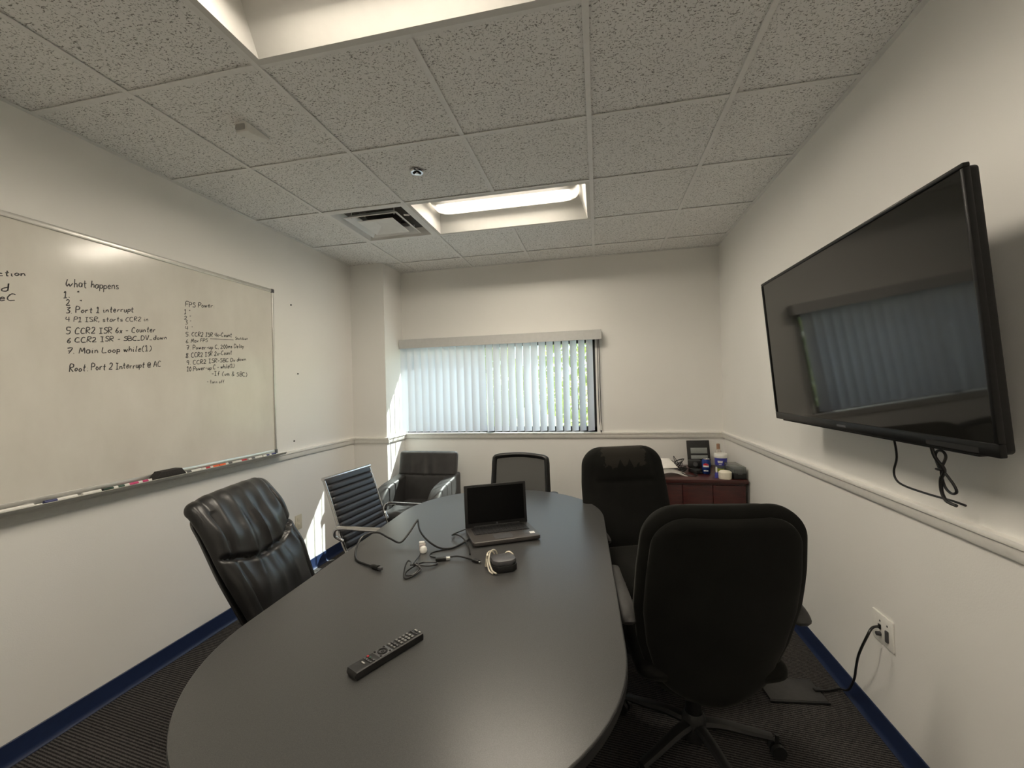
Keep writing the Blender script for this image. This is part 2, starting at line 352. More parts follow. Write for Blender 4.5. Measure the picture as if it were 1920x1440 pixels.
# ------------------------------------------------------------------ room shell
G = 0.6096; ZT = HC + 0.34
struct('floor', bx(XL - 0.2, XR + 0.2, YF - 0.2, YB + 0.2, -0.1, 0.0), CARPET)
struct('wall_left', bx(XL - 0.15, XL, YF, YB, 0, ZT), WALL)
struct('wall_right', bx(XR, XR + 0.15, YF, YB, 0, ZT), WALL)
struct('wall_front', bx(XL - 0.15, XR + 0.15, YF - 0.15, YF, 0, ZT), WALL)
WX0, WX1, WZ0, WZ1 = -0.775, 1.205, 1.012, 1.93
bm = B()
for a in ((XL - 0.15, WX0, 0, ZT), (WX1, XR + 0.15, 0, ZT), (WX0, WX1, 0, WZ0), (WX0, WX1, WZ1, ZT)):
    box(bm, ((a[0] + a[1]) / 2, YB + 0.08, (a[2] + a[3]) / 2), (a[1] - a[0], 0.16, a[3] - a[2]))
struct('wall_back', bm, WALL)
CX, CY = -0.785, 2.385
struct('pillar', bx(XL, CX, CY, YB, 0, HC + 0.02), WALL)
# chair rail
def rail(name, a, b, nrm):
    """moulded chair rail from a to b (xy), standing out along nrm"""
    prof = [(0, 0.962), (0.012, 0.964), (0.016, 0.972), (0.018, 1.0), (0.024, 1.004), (0.026, 1.012), (0.024, 1.020), (0, 1.022)]
    bm = B(); rows = []
    for p in (a, b): rows.append([bm.verts.new((p[0] + nrm[0] * d, p[1] + nrm[1] * d, z)) for d, z in prof])
    n = len(prof)
    for i in range(n): bm.faces.new((rows[0][i], rows[0][(i + 1) % n], rows[1][(i + 1) % n], rows[1][i]))
    bm.faces.new(rows[0]); bm.faces.new(rows[1][::-1])
    return struct(name, bm, TRIMP, smooth=30)
rail('trim_1', (XR, YF), (XR, YB), (-1, 0)); rail('trim_2', (CX, YB), (XR, YB), (0, -1)); rail('trim_3', (CX, CY), (CX, YB), (1, 0))
rail('trim_4', (XL, CY), (CX + 0.026, CY), (0, -1)); rail('trim_5', (XL, YF), (XL, CY), (1, 0))
# vinyl cove base
def base(name, a, b, nrm):
    prof = [(0, 0.0), (0.016, 0.0), (0.016, 0.003), (0.008, 0.012), (0.005, 0.024), (0.0045, 0.093), (0.002, 0.096), (0, 0.096)]
    bm = B(); rows = []
    for p in (a, b): rows.append([bm.verts.new((p[0] + nrm[0] * d, p[1] + nrm[1] * d, z)) for d, z in prof])
    n = len(prof)
    for i in range(n): bm.faces.new((rows[0][i], rows[0][(i + 1) % n], rows[1][(i + 1) % n], rows[1][i]))
    bm.faces.new(rows[0]); bm.faces.new(rows[1][::-1]); return struct(name, bm, NAVY, smooth=30)
base('baseboard_left', (XL, YF), (XL, CY), (1, 0)); base('baseboard_right', (XR, YF), (XR, YB), (-1, 0)); base('baseboard_back', (CX, YB), (XR, YB), (0, -1))
base('baseboard_pillar', (XL, CY), (CX + 0.016, CY), (0, -1)); base('baseboard_pillar_side', (CX, CY), (CX, YB), (1, 0)); base('baseboard_front', (XL, YF), (XR, YF), (0, 1))
# suspended ceiling: slab above, grid and lay-in tiles below
ceil = struct('ceiling', bx(XL - 0.15, XR + 0.15, YF - 0.15, YB + 0.16, ZT, ZT + 0.1), WALL)
xs = [XL, -G, 0, G, 2 * G, 3 * G, XR]; ys = [YF] + [k * G for k in range(-5, 5)] + [YB]
def is_light(i, j): return xs[i] in (0, G) and (abs(ys[j] + G) < 1e-6 or abs(ys[j] - 2 * G) < 1e-6 or abs(ys[j] + 4 * G) < 1e-6)
def is_vent(i, j): return xs[i] == -G and abs(ys[j] - 2 * G) < 1e-6
meshes = {}
for i in range(len(xs) - 1):
    for j in range(len(ys) - 1):
        if is_light(i, j) or is_vent(i, j): continue
        x0, x1, y0, y1 = xs[i] + 0.004, xs[i + 1] - 0.004, ys[j] + 0.004, ys[j + 1] - 0.004
        k = (round(x1 - x0, 3), round(y1 - y0, 3))
        if k not in meshes:
            o = obj('ceiling_tile', box(B(), (0, 0, 0), (k[0], k[1], 0.015), 0.0015, 1), TILE, ceil, 0); meshes[k] = o.data
        else: o = inst('ceiling_tile', meshes[k], ceil)
        o.location = ((x0 + x1) / 2, (y0 + y1) / 2, HC + 0.0105)
for x in (-G, 0, 2 * G, 3 * G): obj('grid_tee', bx(x - 0.012, x + 0.012, YF, YB, HC - 0.004, HC + 0.0, 0.001, 1), TEE, ceil, 0)
for x0, x1 in zip((XL, -G, 0, 2 * G, 3 * G), (-G, 0, 2 * G, 3 * G, XR)):
    for j in range(1, len(ys) - 1): obj('grid_tee', bx(x0 + 0.012, x1 - 0.012, ys[j] - 0.012, ys[j] + 0.012, HC - 0.0036, HC, 0.001, 1), TEE, ceil, 0)
for j in range(len(ys) - 1):
    if not is_light(2, j): obj('grid_tee', bx(G - 0.012, G + 0.012, ys[j] + 0.012, ys[j + 1] - 0.012, HC - 0.0036, HC, 0.001, 1), TEE, ceil, 0)
for n, c in (('left', (XL, XL + 0.022, YF, YB)), ('right', (XR - 0.022, XR, YF, YB)), ('back', (CX, XR, YB - 0.022, YB))):
    obj('wall_angle', bx(c[0], c[1], c[2], c[3], HC - 0.003, HC), TEE, ceil, 0)
# window
win = thing('window_1', None, None); tag(win, kind='structure')
fy0, fy1 = YB + 0.055, YB + 0.105; fw = 0.045
bm = B()
for a in ((WX0, WX1, WZ0, WZ0 + 0.06), (WX0, WX1, WZ1 - fw, WZ1), (WX0, WX0 + fw, WZ0, WZ1), (WX1 - fw, WX1, WZ0, WZ1)):
    box(bm, ((a[0] + a[1]) / 2, (fy0 + fy1) / 2, (a[2] + a[3]) / 2), (a[1] - a[0], fy1 - fy0, a[3] - a[2]), 0.004)
obj('window_frame', bm, BRONZE, win)
obj('mullion', bx(0.19, 0.24, fy0, fy1, WZ0 + 0.06, WZ1 - fw, 0.004), BRONZE, win)
for x0, x1 in ((WX0 + fw, 0.19), (0.24, WX1 - fw)): obj('pane', bx(x0 - 0.01, x1 + 0.01, fy0 + 0.022, fy0 + 0.028, WZ0 + 0.05, WZ1 - fw + 0.01), GLASS, win)

# ------------------------------------------------------------------ ceiling fixtures
def troffer(x0, y0, label):
    t = thing('ceiling_light', label, 'ceiling light', (x0 + G, y0 + G / 2, HC), group='recessed ceiling lights')
    a, b = G - 0.006, G / 2 - 0.006                     # half sizes of the lay-in frame
    ia, ib = a - 0.030, b - 0.026                       # opening
    ta, tb, dz = ia - 0.05, 0.135, 0.105                # top of the sloped reflector
    def quad(bm, *p): bm.faces.new([bm.verts.new(q) for q in p])
    bm = B(); O = [(-a, -b, -0.004), (a, -b, -0.004), (a, b, -0.004), (-a, b, -0.004)]; I = [(-ia, -ib, -0.004), (ia, -ib, -0.004), (ia, ib, -0.004), (-ia, ib, -0.004)]
    for k in range(4): quad(bm, O[k], O[(k + 1) % 4], I[(k + 1) % 4], I[k])
    for k in range(4): quad(bm, O[k], O[(k + 1) % 4], (O[(k + 1) % 4][0], O[(k + 1) % 4][1], 0.01), (O[k][0], O[k][1], 0.01))
    obj('frame', bm, PANW, t, 0)
    for s in (-1, 1):
        bm = B(); quad(bm, (-ia, s * ib, -0.004), (ia, s * ib, -0.004), (ta, s * tb, dz), (-ta, s * tb, dz)); obj('reflector_panel', bm, PANW, t, 0)
        bm = B(); quad(bm, (s * ia, -ib, -0.004), (s * ia, ib, -0.004), (s * ta, tb, dz), (s * ta, -tb, dz)); obj('end_panel', bm, PANW, t, 0)
    bm = B(); box(bm, (0, 0, dz + 0.055), (2 * a, 2 * b, 0.10)); obj('housing', bm, PANW, t, 0)
    pill = rrect(2 * ta - 0.01, 0.255, 0.075, 10); bm = B(); rings = []
    for s, z in ((1.0, dz - 0.002), (1.0, dz - 0.014), (0.93, dz - 0.030), (0.80, dz - 0.040), (0.5, dz - 0.046)):
        rings.append([bm.verts.new((x - math.copysign((1 - s) * 0.1275, x), y * s, z)) for x, y in pill])
    n = len(pill)
    for i in range(len(rings) - 1):
        for k in range(n): bm.faces.new((rings[i][k], rings[i][(k + 1) % n], rings[i + 1][(k + 1) % n], rings[i + 1][k]))
    bm.faces.new(rings[-1]); obj('lens', bm, LENS, t)
    return t
troffer(0, 2 * G, 'lit recessed ceiling light beside the air vent near the window wall')
troffer(0, -G, 'lit recessed ceiling light cut by the top edge of the picture')
troffer(0, -4 * G, 'added unseen ceiling light behind the camera, brightening the room')  # extra fixture out of view, added to raise the room's brightness
# air diffuser
v = thing('air_vent', 'white square ceiling air vent with stepped louvres beside the far light', 'air vent', (-G / 2, 2.5 * G, HC))
def ringcone(bm, o, z0, i, z1):
    A = [bm.verts.new((sx * o, sy * o, z0)) for sx, sy in ((-1, -1), (1, -1), (1, 1), (-1, 1))]; C = [bm.verts.new((sx * i, sy * i, z1)) for sx, sy in ((-1, -1), (1, -1), (1, 1), (-1, 1))]
    for k in range(4): bm.faces.new((A[k], A[(k + 1) % 4], C[(k + 1) % 4], C[k]))
bm = B(); ringcone(bm, 0.299, -0.004, 0.268, -0.004); ringcone(bm, 0.299, -0.004, 0.299, 0.02); ringcone(bm, 0.268, -0.004, 0.235, 0.05); obj('frame', bm, VENT, v, 0)
obj('duct_collar', lathe(B(), [(0.13, 0.05), (0.13, 0.13), (0, 0.13)], 28), DARK, v)
bm = B(); ringcone(bm, 0.30, 0.052, 0.128, 0.052); ringcone(bm, 0.30, 0.052, 0.30, 0.12); obj('plenum_plate', bm, DARK, v, 0)
bm = B(); ringcone(bm, 0.205, -0.006, 0.150, 0.036); ringcone(bm, 0.205, -0.006, 0.200, -0.010); ringcone(bm, 0.200, -0.010, 0.148, 0.030); obj('louvre', bm, VENT, v, 0)
bm = B(); ringcone(bm, 0.138, -0.012, 0.045, 0.018); ringcone(bm, 0.138, -0.012, 0.134, -0.016); ringcone(bm, 0.134, -0.016, 0.045, 0.010)
bm.faces.new([bm.verts.new((sx * 0.045, sy * 0.045, 0.010)) for sx, sy in ((-1, -1), (1, -1), (1, 1), (-1, 1))]); obj('louvre', bm, VENT, v, 0)
for sx, sy in ((-1, -1), (1, -1), (1, 1), (-1, 1)): obj('bracket', box(B(), (sx * 0.165, sy * 0.165, 0.022), (0.005, 0.005, 0.05), mat=Matrix.Rotation(PI / 4, 3, 'Z')), VENT, v, 0)
obj('damper_lever', tube(B(), [(0.215, -0.11, 0.012), (0.255, -0.11, 0.006)], 0.009, 10, smooth=False), CHROME, v)
# sprinkler
s_ = thing('sprinkler_head', 'small round chrome sprinkler head set in a ceiling tile', 'sprinkler', (0.256, 0.863, HC))
obj('escutcheon', lathe(B(), [(0.040, 0.003), (0.041, -0.004), (0.034, -0.010), (0.024, -0.010), (0.021, 0.003)], 28), CHROME, s_)
obj('recess_cup', lathe(B(), [(0.022, -0.006), (0.018, 0.002), (0.0, 0.002)], 20), DARK, s_)
bm = B(); lathe(bm, [(0.008, 0.002), (0.007, -0.012), (0.004, -0.016), (0.0, -0.016)], 12); lathe(bm, [(0.0, -0.020), (0.015, -0.018), (0.015, -0.020), (0.0, -0.022)], 16); box(bm, (0, 0, -0.012), (0.020, 0.003, 0.016))
obj('deflector', bm, CHROME, s_)
# ceiling sensor
d_ = thing('ceiling_sensor', 'small white wedge-shaped sensor box on a ceiling tile', 'sensor', (-0.333, 0.335, HC + 0.002))
obj('housing', prism(B(), [(-0.075, 0), (0.075, 0), (0.066, -0.012), (-0.045, -0.042), (-0.066, -0.040)], -0.032, 0.032, 0.005, 2, 'X'), WHITEP, d_)
obj('lens', box(B(), (0, -0.0735, -0.022), (0.046, 0.010, 0.026), 0.003, mat=Matrix.Rotation(-0.18, 3, 'X')), LGREY, d_)

# ------------------------------------------------------------------ vertical blind
bl = thing('vertical_blind', 'white vertical slat blind with valance covering the window', 'blind', (0, 0, 0))
vb = B(); box(vb, (0.245, YB - 0.096, 1.945), (2.045, 0.008, 0.092), 0.002); box(vb, (0.245, YB - 0.052, 1.988), (2.045, 0.090, 0.006), 0.002)
for x in (-0.776, 1.264): box(vb, (x, YB - 0.052, 1.945), (0.006, 0.090, 0.092), 0.002)
obj('valance', vb, VALANCE, bl, 0)
obj('headrail', bx(-0.765, 1.25, YB - 0.075, YB - 0.03, 1.925, 1.97, 0.003), VALANCE, bl, 0)
bm = B(); N = 8; lo = []; hi = []
for k in range(N + 1):
    t = -1 + 2 * k / N; p = (0.0445 * t, 0.005 * (1 - t * t)); lo.append(bm.verts.new((p[0], p[1], -0.435))); hi.append(bm.verts.new((p[0], p[1], 0.435)))
for k in range(N): bm.faces.new((lo[k], lo[k + 1], hi[k + 1], hi[k]))
sl = None; sa = math.radians(48.6)
for k in range(26):
    x = -0.742 + k * 0.0758
    rz = sa + random.uniform(-0.05, 0.05) + (0.10 if k in (11, 12) else 0)
    if sl is None: o = obj('slat', bm, SLAT, bl, 60); sl = o.data
    else: o = inst('slat', sl, bl)
    o.location = (x, YB - 0.053, 1.473); o.rotation_euler = (random.uniform(-0.003, 0.003), random.uniform(-0.003, 0.003), rz)
obj('pull_cord', tube(B(), [(1.228, YB - 0.035, 1.92), (1.226, YB - 0.033, 1.5), (1.228, YB - 0.033, 1.10), (1.236, YB - 0.033, 1.045), (1.244, YB - 0.033, 1.06), (1.242, YB - 0.033, 1.5), (1.243, YB - 0.035, 1.92)], 0.0035, 6), BLACKM, bl)
obj('cord_weight', lathe(B(), [(0.0, 0.0), (0.012, 0.006), (0.013, 0.03), (0.006, 0.085), (0.0, 0.088)], 14, (1.236, YB - 0.033, 1.035)), WHITEP, bl)

# ------------------------------------------------------------------ whiteboard
BY1, BZ0, BZ1, BY0 = 1.345, 1.036, 2.236, -1.10
wb = thing('whiteboard', 'large wall whiteboard with handwritten lists and a silver frame', 'whiteboard', (XL, 0, 0))
obj('writing_surface', bx(0.002, 0.011, BY0, BY1, BZ0, BZ1), BOARD, wb, 0)
for nm, c in (('frame_rail', (BY0 - 0.012, BY1 + 0.012, BZ1 - 0.012, BZ1 + 0.012)), ('frame_rail', (BY0, BY1, BZ0 - 0.004, BZ0 + 0.022))): obj(nm, bx(0.001, 0.018, c[0], c[1], c[2], c[3], 0.004), ALU, wb)
for y in (BY0 - 0.004, BY1 + 0.004): obj('frame_stile', bx(0.001, 0.018, y - 0.008, y + 0.008, BZ0, BZ1, 0.004), ALU, wb)
for y, z in ((BY1 + 0.004, BZ1), (BY1 + 0.004, BZ0 + 0.01)): obj('corner_cap', bx(0.0, 0.021, y - 0.016, y + 0.013, z - 0.016, z + 0.013, 0.005), GREYP, wb)
obj('tray', prism(B(), [(0.002, 1.030), (0.006, 1.020), (0.075, 1.020), (0.088, 1.036), (0.085, 1.038), (0.073, 1.025), (0.012, 1.025), (0.006, 1.036), (0.002, 1.036)], BY0, BY1 + 0.03, axis='Y'), TRAY, wb, 30)
# handwriting: single-stroke letters drawn as flat ink ribbons
GL = {'A': '0,0 .3,1 .6,0;.12,.36 .5,.38', 'B': '0,0 0,1 .4,.9 .4,.6 0,.52 .48,.4 .46,.08 0,0', 'C': '.5,.85 .3,1 .08,.8 0,.4 .15,.04 .55,.06', 'D': '0,0 .02,1 .4,.85 .5,.45 .3,.05 0,0', 'F': '.02,0 0,1 .5,1;0,.52 .38,.54',
      'I': '0,1 .4,1;.2,1 .2,0;0,0 .42,0', 'L': '.05,1 0,.05 .5,.05', 'M': '0,0 .15,1 .3,.3 .55,1 .65,0', 'P': '0,0 .02,1 .4,.95 .46,.7 .3,.5 .03,.5', 'R': '0,0 .02,1 .42,.95 .42,.65 .05,.5 .5,0', 'S': '.48,.9 .2,1 .05,.75 .45,.4 .38,.05 0,.08',
      'V': '0,1 .22,0 .5,1', 'W': '.1,1 0,.35 .1,.05 .3,.35 .4,.05 .75,.5', '1': '0,.8 .2,1 .2,0;0,0 .42,0', '2': '.02,.8 .2,1 .42,.8 .3,.4 0,.02 .5,.02', '3': '0,.95 .4,.95 .15,.58 .42,.4 .35,.05 0,.05', '4': '.05,1 0,.45 .45,.45;.38,1 .36,0', '5': '.5,1 .06,1 .04,.58 .4,.55 .46,.2 .25,0 0,.06',
      '6': '.35,1 .08,.6 .02,.2 .25,0 .42,.22 .2,.45 .04,.3', '7': '0,.95 .5,1 .2,0;.1,.48 .42,.5', '8': '.42,.9 .1,.95 .08,.7 .4,.3 .3,.02 .05,.1 .12,.4 .42,.9', '9': '.42,.6 .1,.55 .08,.9 .4,.92 .38,.3 .3,0', '0': '.2,1 .02,.5 .2,0 .42,.4 .2,1',
      'a': '.4,.5 .1,.5 .05,.1 .3,.05 .4,.5 .42,.05', 'c': '.38,.48 .1,.5 .05,.1 .4,.08', 'd': '.36,.5 .08,.4 .08,.05 .36,.1 .4,1;.4,1 .42,.02', 'e': '.05,.26 .38,.34 .25,.55 .05,.3 .15,.02 .42,.1', 'f': '.4,.95 .2,.9 .15,0;.02,.5 .35,.5', 'h': '.05,1 .02,0;.03,.35 .25,.52 .36,.3 .36,0', 'i': '.1,.5 .1,.05 .2,.02;.1,.75 .12,.78',
      'k': '.03,1 .02,0;.35,.5 .04,.25 .4,0', 'l': '.1,1 .08,.05 .2,.02', 'm': '.02,.5 .02,0;.03,.4 .2,.5 .25,0;.26,.4 .42,.5 .48,0', 'n': '.03,.5 .03,0;.04,.35 .25,.5 .36,.3 .38,0', 'o': '.2,.5 .03,.25 .2,0 .4,.25 .2,.5', 'p': '.05,.5 .02,-.4;.04,.45 .35,.45 .32,.08 .04,.1', 'r': '.04,.5 .04,0;.05,.3 .2,.48 .36,.46',
      's': '.36,.48 .1,.48 .1,.3 .34,.2 .28,.02 .02,.04', 't': '.2,.95 .18,.08 .34,.02;.02,.55 .38,.58', 'u': '.04,.5 .06,.08 .28,.06 .36,.5 .4,.02', 'v': '.02,.5 .18,0 .38,.5', 'w': '.02,.5 .12,.02 .24,.4 .36,.02 .52,.5', 'x': '.02,.5 .36,0;.36,.5 .02,0', 'y': '.02,.5 .18,.1;.38,.5 .05,-.4',
      '.': '.06,.0 .1,.04', ',': '.1,.08 .02,-.2', ':': '.08,.0 .12,.04;.08,.4 .12,.44', '-': '.02,.35 .36,.38', '_': '.0,.0 .42,.02', '"': '.06,.95 .05,.75;.2,.95 .2,.75', '(': '.25,1 .05,.6 .08,.1 .3,-.1', ')': '.05,1 .25,.6 .22,.1 0,-.1', '@': '.5,.35 .3,.6 .22,.3 .45,.25 .55,.6 .35,.9 .02,.5 .2,0 .6,.05', '&': '.5,0 .1,.7 .25,1 .35,.75 .02,.25 .2,0 .5,.35'}
LINES = [('ction', -0.115, 1.976, -0.028, 1.998, 0.024), ('d', -0.107, 1.913, -0.078, 1.922, 0.031), ('eC', -0.114, 1.875, -0.059, 1.888, 0.026),
    ('What happens', 0.107, 1.984, 0.326, 2.018, 0.037), ('1.  "', 0.097, 1.931, 0.159, 1.945, 0.031), ('2   "', 0.106, 1.896, 0.167, 1.911, 0.027), ('3. Port 1 interrupt', 0.105, 1.862, 0.394, 1.917, 0.027),
    ('4 P1 ISR, starts CCR2 in', 0.105, 1.822, 0.465, 1.880, 0.022), ('5 CCR2 ISR 6x - Counter', 0.104, 1.766, 0.503, 1.825, 0.029), ('6 CCR2 ISR - SBC_DV_down', 0.106, 1.727, 0.562, 1.792, 0.024),
    ('7. Main Loop while(1)', 0.105, 1.676, 0.478, 1.720, 0.029), ('Root: Port 2 Interrupt @ AC', 0.113, 1.596, 0.527, 1.637, 0.032),
    ('FPS Power:', 0.673, 1.995, 0.866, 2.023, 0.030), ('1 "', 0.665, 1.950, 0.702, 1.959, 0.025), ('2 "', 0.665, 1.919, 0.708, 1.928, 0.022), ('3 "', 0.671, 1.891, 0.708, 1.900, 0.022), ('4 "', 0.670, 1.857, 0.716, 1.864, 0.022),
    ('5. CCR2 ISR 4x-Count', 0.671, 1.821, 0.991, 1.853, 0.025), ('Shutdown', 1.014, 1.837, 1.119, 1.848, 0.018), ('6. Max FPS', 0.670, 1.782, 0.814, 1.803, 0.022), ('7. Power-up C, 200ms Delay', 0.674, 1.742, 1.086, 1.790, 0.025),
    ('8. CCR2 ISR 2x-Count', 0.668, 1.694, 0.988, 1.739, 0.027), ('9. CCR2 ISR-SBC Dv.down', 0.672, 1.654, 1.101, 1.703, 0.025), ('10 Power-up C - while(1)', 0.672, 1.615, 1.005, 1.652, 0.027), ('-If (vm & SBC)', 0.834, 1.595, 1.107, 1.595, 0.027), ('- turn off', 0.800, 1.548, 0.925, 1.546, 0.022)]
def ribbon(bm, pts, wd, x):
    P = crom([(0, a, b) for a, b in pts], 4) if len(pts) > 2 else [Vector((0, a, b)) for a, b in pts]
    L = []; R = []
    for i, p in enumerate(P):
        t = P[min(i + 1, len(P) - 1)] - P[max(i - 1, 0)]
        n = Vector((0, -t.z, t.y)); n = n.normalized() if n.length > 1e-9 else Vector((0, 0, 1))
        k = wd * random.uniform(0.4, 0.6); L.append(bm.verts.new((x, *(p + n * k).yz))); R.append(bm.verts.new((x, *(p - n * k).yz)))
    for i in range(len(P) - 1): bm.faces.new((L[i], R[i], R[i + 1], L[i + 1]))
def write(bm, text, y0, z0, y1, z1, h):
    adv = [0.38 if c == ' ' else 0.16 + max(float(q.split(',')[0]) for st in GL[c].split(';') for q in st.split()) for c in text]
    W = sum(adv); sx = (y1 - y0) / W; x = 0.0
    for c, a in zip(text, adv):
        if c != ' ':
            jz = random.uniform(-0.05, 0.05) * h; sc = random.uniform(0.9, 1.06); sk = random.uniform(0.0, 0.14)
            for st in GL[c].split(';'):
                pts = []
                for q in st.split():
                    u, v_ = map(float, q.split(',')); u += v_ * sk + random.uniform(-0.025, 0.025); v_ = v_ * sc + random.uniform(-0.03, 0.03)
                    f = (x + u) / W; pts.append((y0 + (x + u) * sx, z0 + (z1 - z0) * f + v_ * h + jz))
                ribbon(bm, pts, 0.0042 if h > 0.0235 else 0.0034, 0.0114)
        x += a
for l in LINES:
    bm = B(); write(bm, *l); o = obj('handwritten_line', bm, INK, wb, 0); o['kind'] = 'stuff'
bm = B(); ribbon(bm, [(0.829, 1.824), (0.92, 1.829), (1.001, 1.834)], 0.0032, 0.0114); obj('ink_underline', bm, INK, wb, 0)
# markers and eraser on the tray
def marker(y, col, capcol, label, flip=False, body=WHITEP, x=0.046):
    m = thing('marker', label, 'marker', (XL + x, y, 1.0255 + 0.0085), group='markers on the whiteboard tray'); s = -1 if flip else 1
    obj('barrel', tube(B(), [(0, -0.055 * s, 0), (0, 0.018 * s, 0)], 0.0082, 12, smooth=False), body, m)
    obj('cap', tube(B(), [(0, 0.018 * s, 0), (0, 0.060 * s, 0)], 0.0085, 12, smooth=False), capcol, m)
    obj('band', tube(B(), [(0, -0.030 * s, 0), (0, -0.002 * s, 0)], 0.0084, 12, smooth=False), col, m)
marker(-0.10, WHITEP, WHITEP, 'white marker at the end of the tray cut by the picture edge'); marker(0.055, WHITEP, BLUEM, 'white marker with navy cap, alone beside the clear pens', True); marker(0.185, WHITEP, BLACKM, 'white marker with black cap left of the dark green cap')
marker(0.272, GREENM, GREENM, 'marker with dark green cap between black and magenta caps', True); marker(0.385, PINK, PINK, 'white and magenta marker just left of the eraser', True); marker(0.655, GREYP, WHITEP, 'thin grey and white marker just right of the eraser', False)
marker(0.775, RED, ORANGE, 'red marker with orange cap right of the eraser'); marker(0.900, GREYP, ORANGE, 'grey marker with orange cap, touching the red one', True); marker(0.985, WHITEP, RED, 'white marker with dark red cap'); marker(1.115, GREYP, WHITEP, 'grey and white marker between red cap and navy marker')
marker(1.245, BLUEM, BLUEM, 'navy marker near the corner of the whiteboard frame', False)
er = thing('board_eraser', 'black felt whiteboard eraser lying on the tray', 'eraser', (XL + 0.052, 0.517, 1.0255))
obj('felt', bx(-0.026, 0.026, -0.084, 0.084, 0, 0.014, 0.003), FELT, er)
obj('handle', prism(B(), [(-0.084, 0.014), (0.084, 0.014), (0.060, 0.046), (-0.052, 0.046)], -0.026, 0.026, 0.004, 2, 'X'), FELT, er)

# ------------------------------------------------------------------ television
tv = thing('tv', 'large black flat television tilted on the wall mount', 'television', (2.123, 0.463, 1.625))
_a, _b = 0.007, 0.077
Rv = Matrix.Rotation(_a, 3, 'Z') @ Matrix(((0, 0, -1), (-1, 0, 0), (0, 1, 0)))     # columns: right, up, normal
Rt = Rv @ Matrix.Rotation(_b, 3, 'X'); tv.rotation_euler = Rt.to_euler()
obj('back_housing', prism(B(), rrect(1.238, 0.700, 0.012), -0.030, -0.002, 0.004), TVBLK, tv)
obj('rear_bulge', box(B(), (0, -0.06, -0.055), (0.75, 0.44, 0.055), 0.015), BLACKP, tv)
bm = B()
for a in ((-0.625, 0.625, 0.343, 0.355), (-0.625, 0.625, -0.355, -0.322), (-0.625, -0.613, -0.322, 0.343), (0.613, 0.625, -0.322, 0.343)):
    box(bm, ((a[0] + a[1]) / 2, (a[2] + a[3]) / 2, 0.0), (a[1] - a[0], a[3] - a[2], 0.016), 0.003)
obj('bezel', bm, TVBLK, tv)
obj('screen', bx(-0.614, 0.614, -0.323, 0.344, -0.003, 0.003), SCREEN, tv, 0)
obj('lower_lip', bx(-0.56, 0.56, -0.362, -0.354, -0.024, 0.002, 0.003), BLACKM, tv)
obj('brand_badge', bx(-0.055, 0.005, -0.342, -0.335, 0.008, 0.0088), GREYP, tv, 0)
obj('sticker', bx(0.40, 0.57, -0.350, -0.336, 0.008, 0.0086), BLACKM, tv, 0)
mt_ = thing('tv_mount', 'black wall bracket behind the television', 'wall mount', (XR, 0.463, 1.60))
obj('wall_plate', bx(-0.022, 0.0, -0.25, 0.25, -0.12, 0.12, 0.004), BLACKM, mt_); obj('tilt_arm', bx(-0.125, -0.02, -0.22, -0.19, -0.15, 0.17, 0.004), BLACKM, mt_); obj('tilt_arm', bx(-0.125, -0.02, 0.19, 0.22, -0.15, 0.17, 0.004), BLACKM, mt_)
c_ = tag(obj('tv_cable', tube(B(), [(2.215, 0.338, 1.33), (2.225, 0.336, 1.26), (2.24, 0.350, 1.19), (2.25, 0.384, 1.135), (2.255, 0.380, 1.103), (2.26, 0.345, 1.09), (2.27, 0.26, 1.085), (2.28, 0.175, 1.085), (2.285, 0.135, 1.082)], 0.0035, 8), RUBBER), 'single black cable hanging in a bow below the television', 'cable')
k_ = thing('coiled_cable', 'bundled black cable tied in a figure eight below the television', 'cable', (2.26, 0.168, 1.10))
obj('loop', tube(B(), [(-0.045, 0.0, 0.23), (-0.03, 0.0, 0.13), (-0.012, -0.012, 0.085), (-0.005, 0.012, 0.05), (0.0, 0.018, 0.01), (0.0, 0.0, -0.014), (0.004, -0.03, -0.02)], 0.0050, 8), RUBBER, k_)
obj('loop', tube(B(), [(-0.012, 0.004, 0.082), (-0.008, 0.026, 0.115), (-0.006, 0.022, 0.135), (-0.006, 0.0, 0.138), (-0.008, -0.014, 0.122), (-0.012, -0.002, 0.085), (0.0, 0.014, 0.05), (0.006, 0.010, 0.022), (0.006, -0.012, 0.012), (0.004, -0.032, 0.022), (0.0, -0.026, 0.045), (-0.010, -0.004, 0.080)], 0.0038, 8, closed=True), RUBBER, k_)
obj('tie', tube(B(), [(-0.012, -0.014, 0.083), (-0.018, 0.0, 0.082), (-0.010, 0.022, 0.080)], 0.0035, 6), BLACKM, k_)

# ------------------------------------------------------------------ wall plates
pl = thing('av_wall_plate', 'white two-gang wall plate with cable plugged in, low on the wall', 'wall plate', (XR, 0.607, 0.451))
obj('plate', bx(-0.007, 0, -0.063, 0.063, -0.060, 0.060, 0.003), WHITEP, pl)
for y, z in ((0.012, 0.030), (-0.032, 0.030)): obj('screw', tube(B(), [(-0.0085, y, z), (-0.006, y, z)], 0.004, 10, smooth=False), GREYP, pl)
obj('socket', bx(-0.012, -0.006, 0.006, 0.020, -0.004, 0.016, 0.002), BLACKP, pl); obj('jack', tube(B(), [(-0.022, 0.012, -0.022), (-0.006, 0.012, -0.022)], 0.008, 12, smooth=False), GREYP, pl)
obj('jack', bx(-0.014, -0.006, -0.040, -0.024, -0.034, 0.012, 0.003), GREYP, pl)
ac = thing('av_cable', 'black cable running from the white wall plate down to the carpet', 'cable')
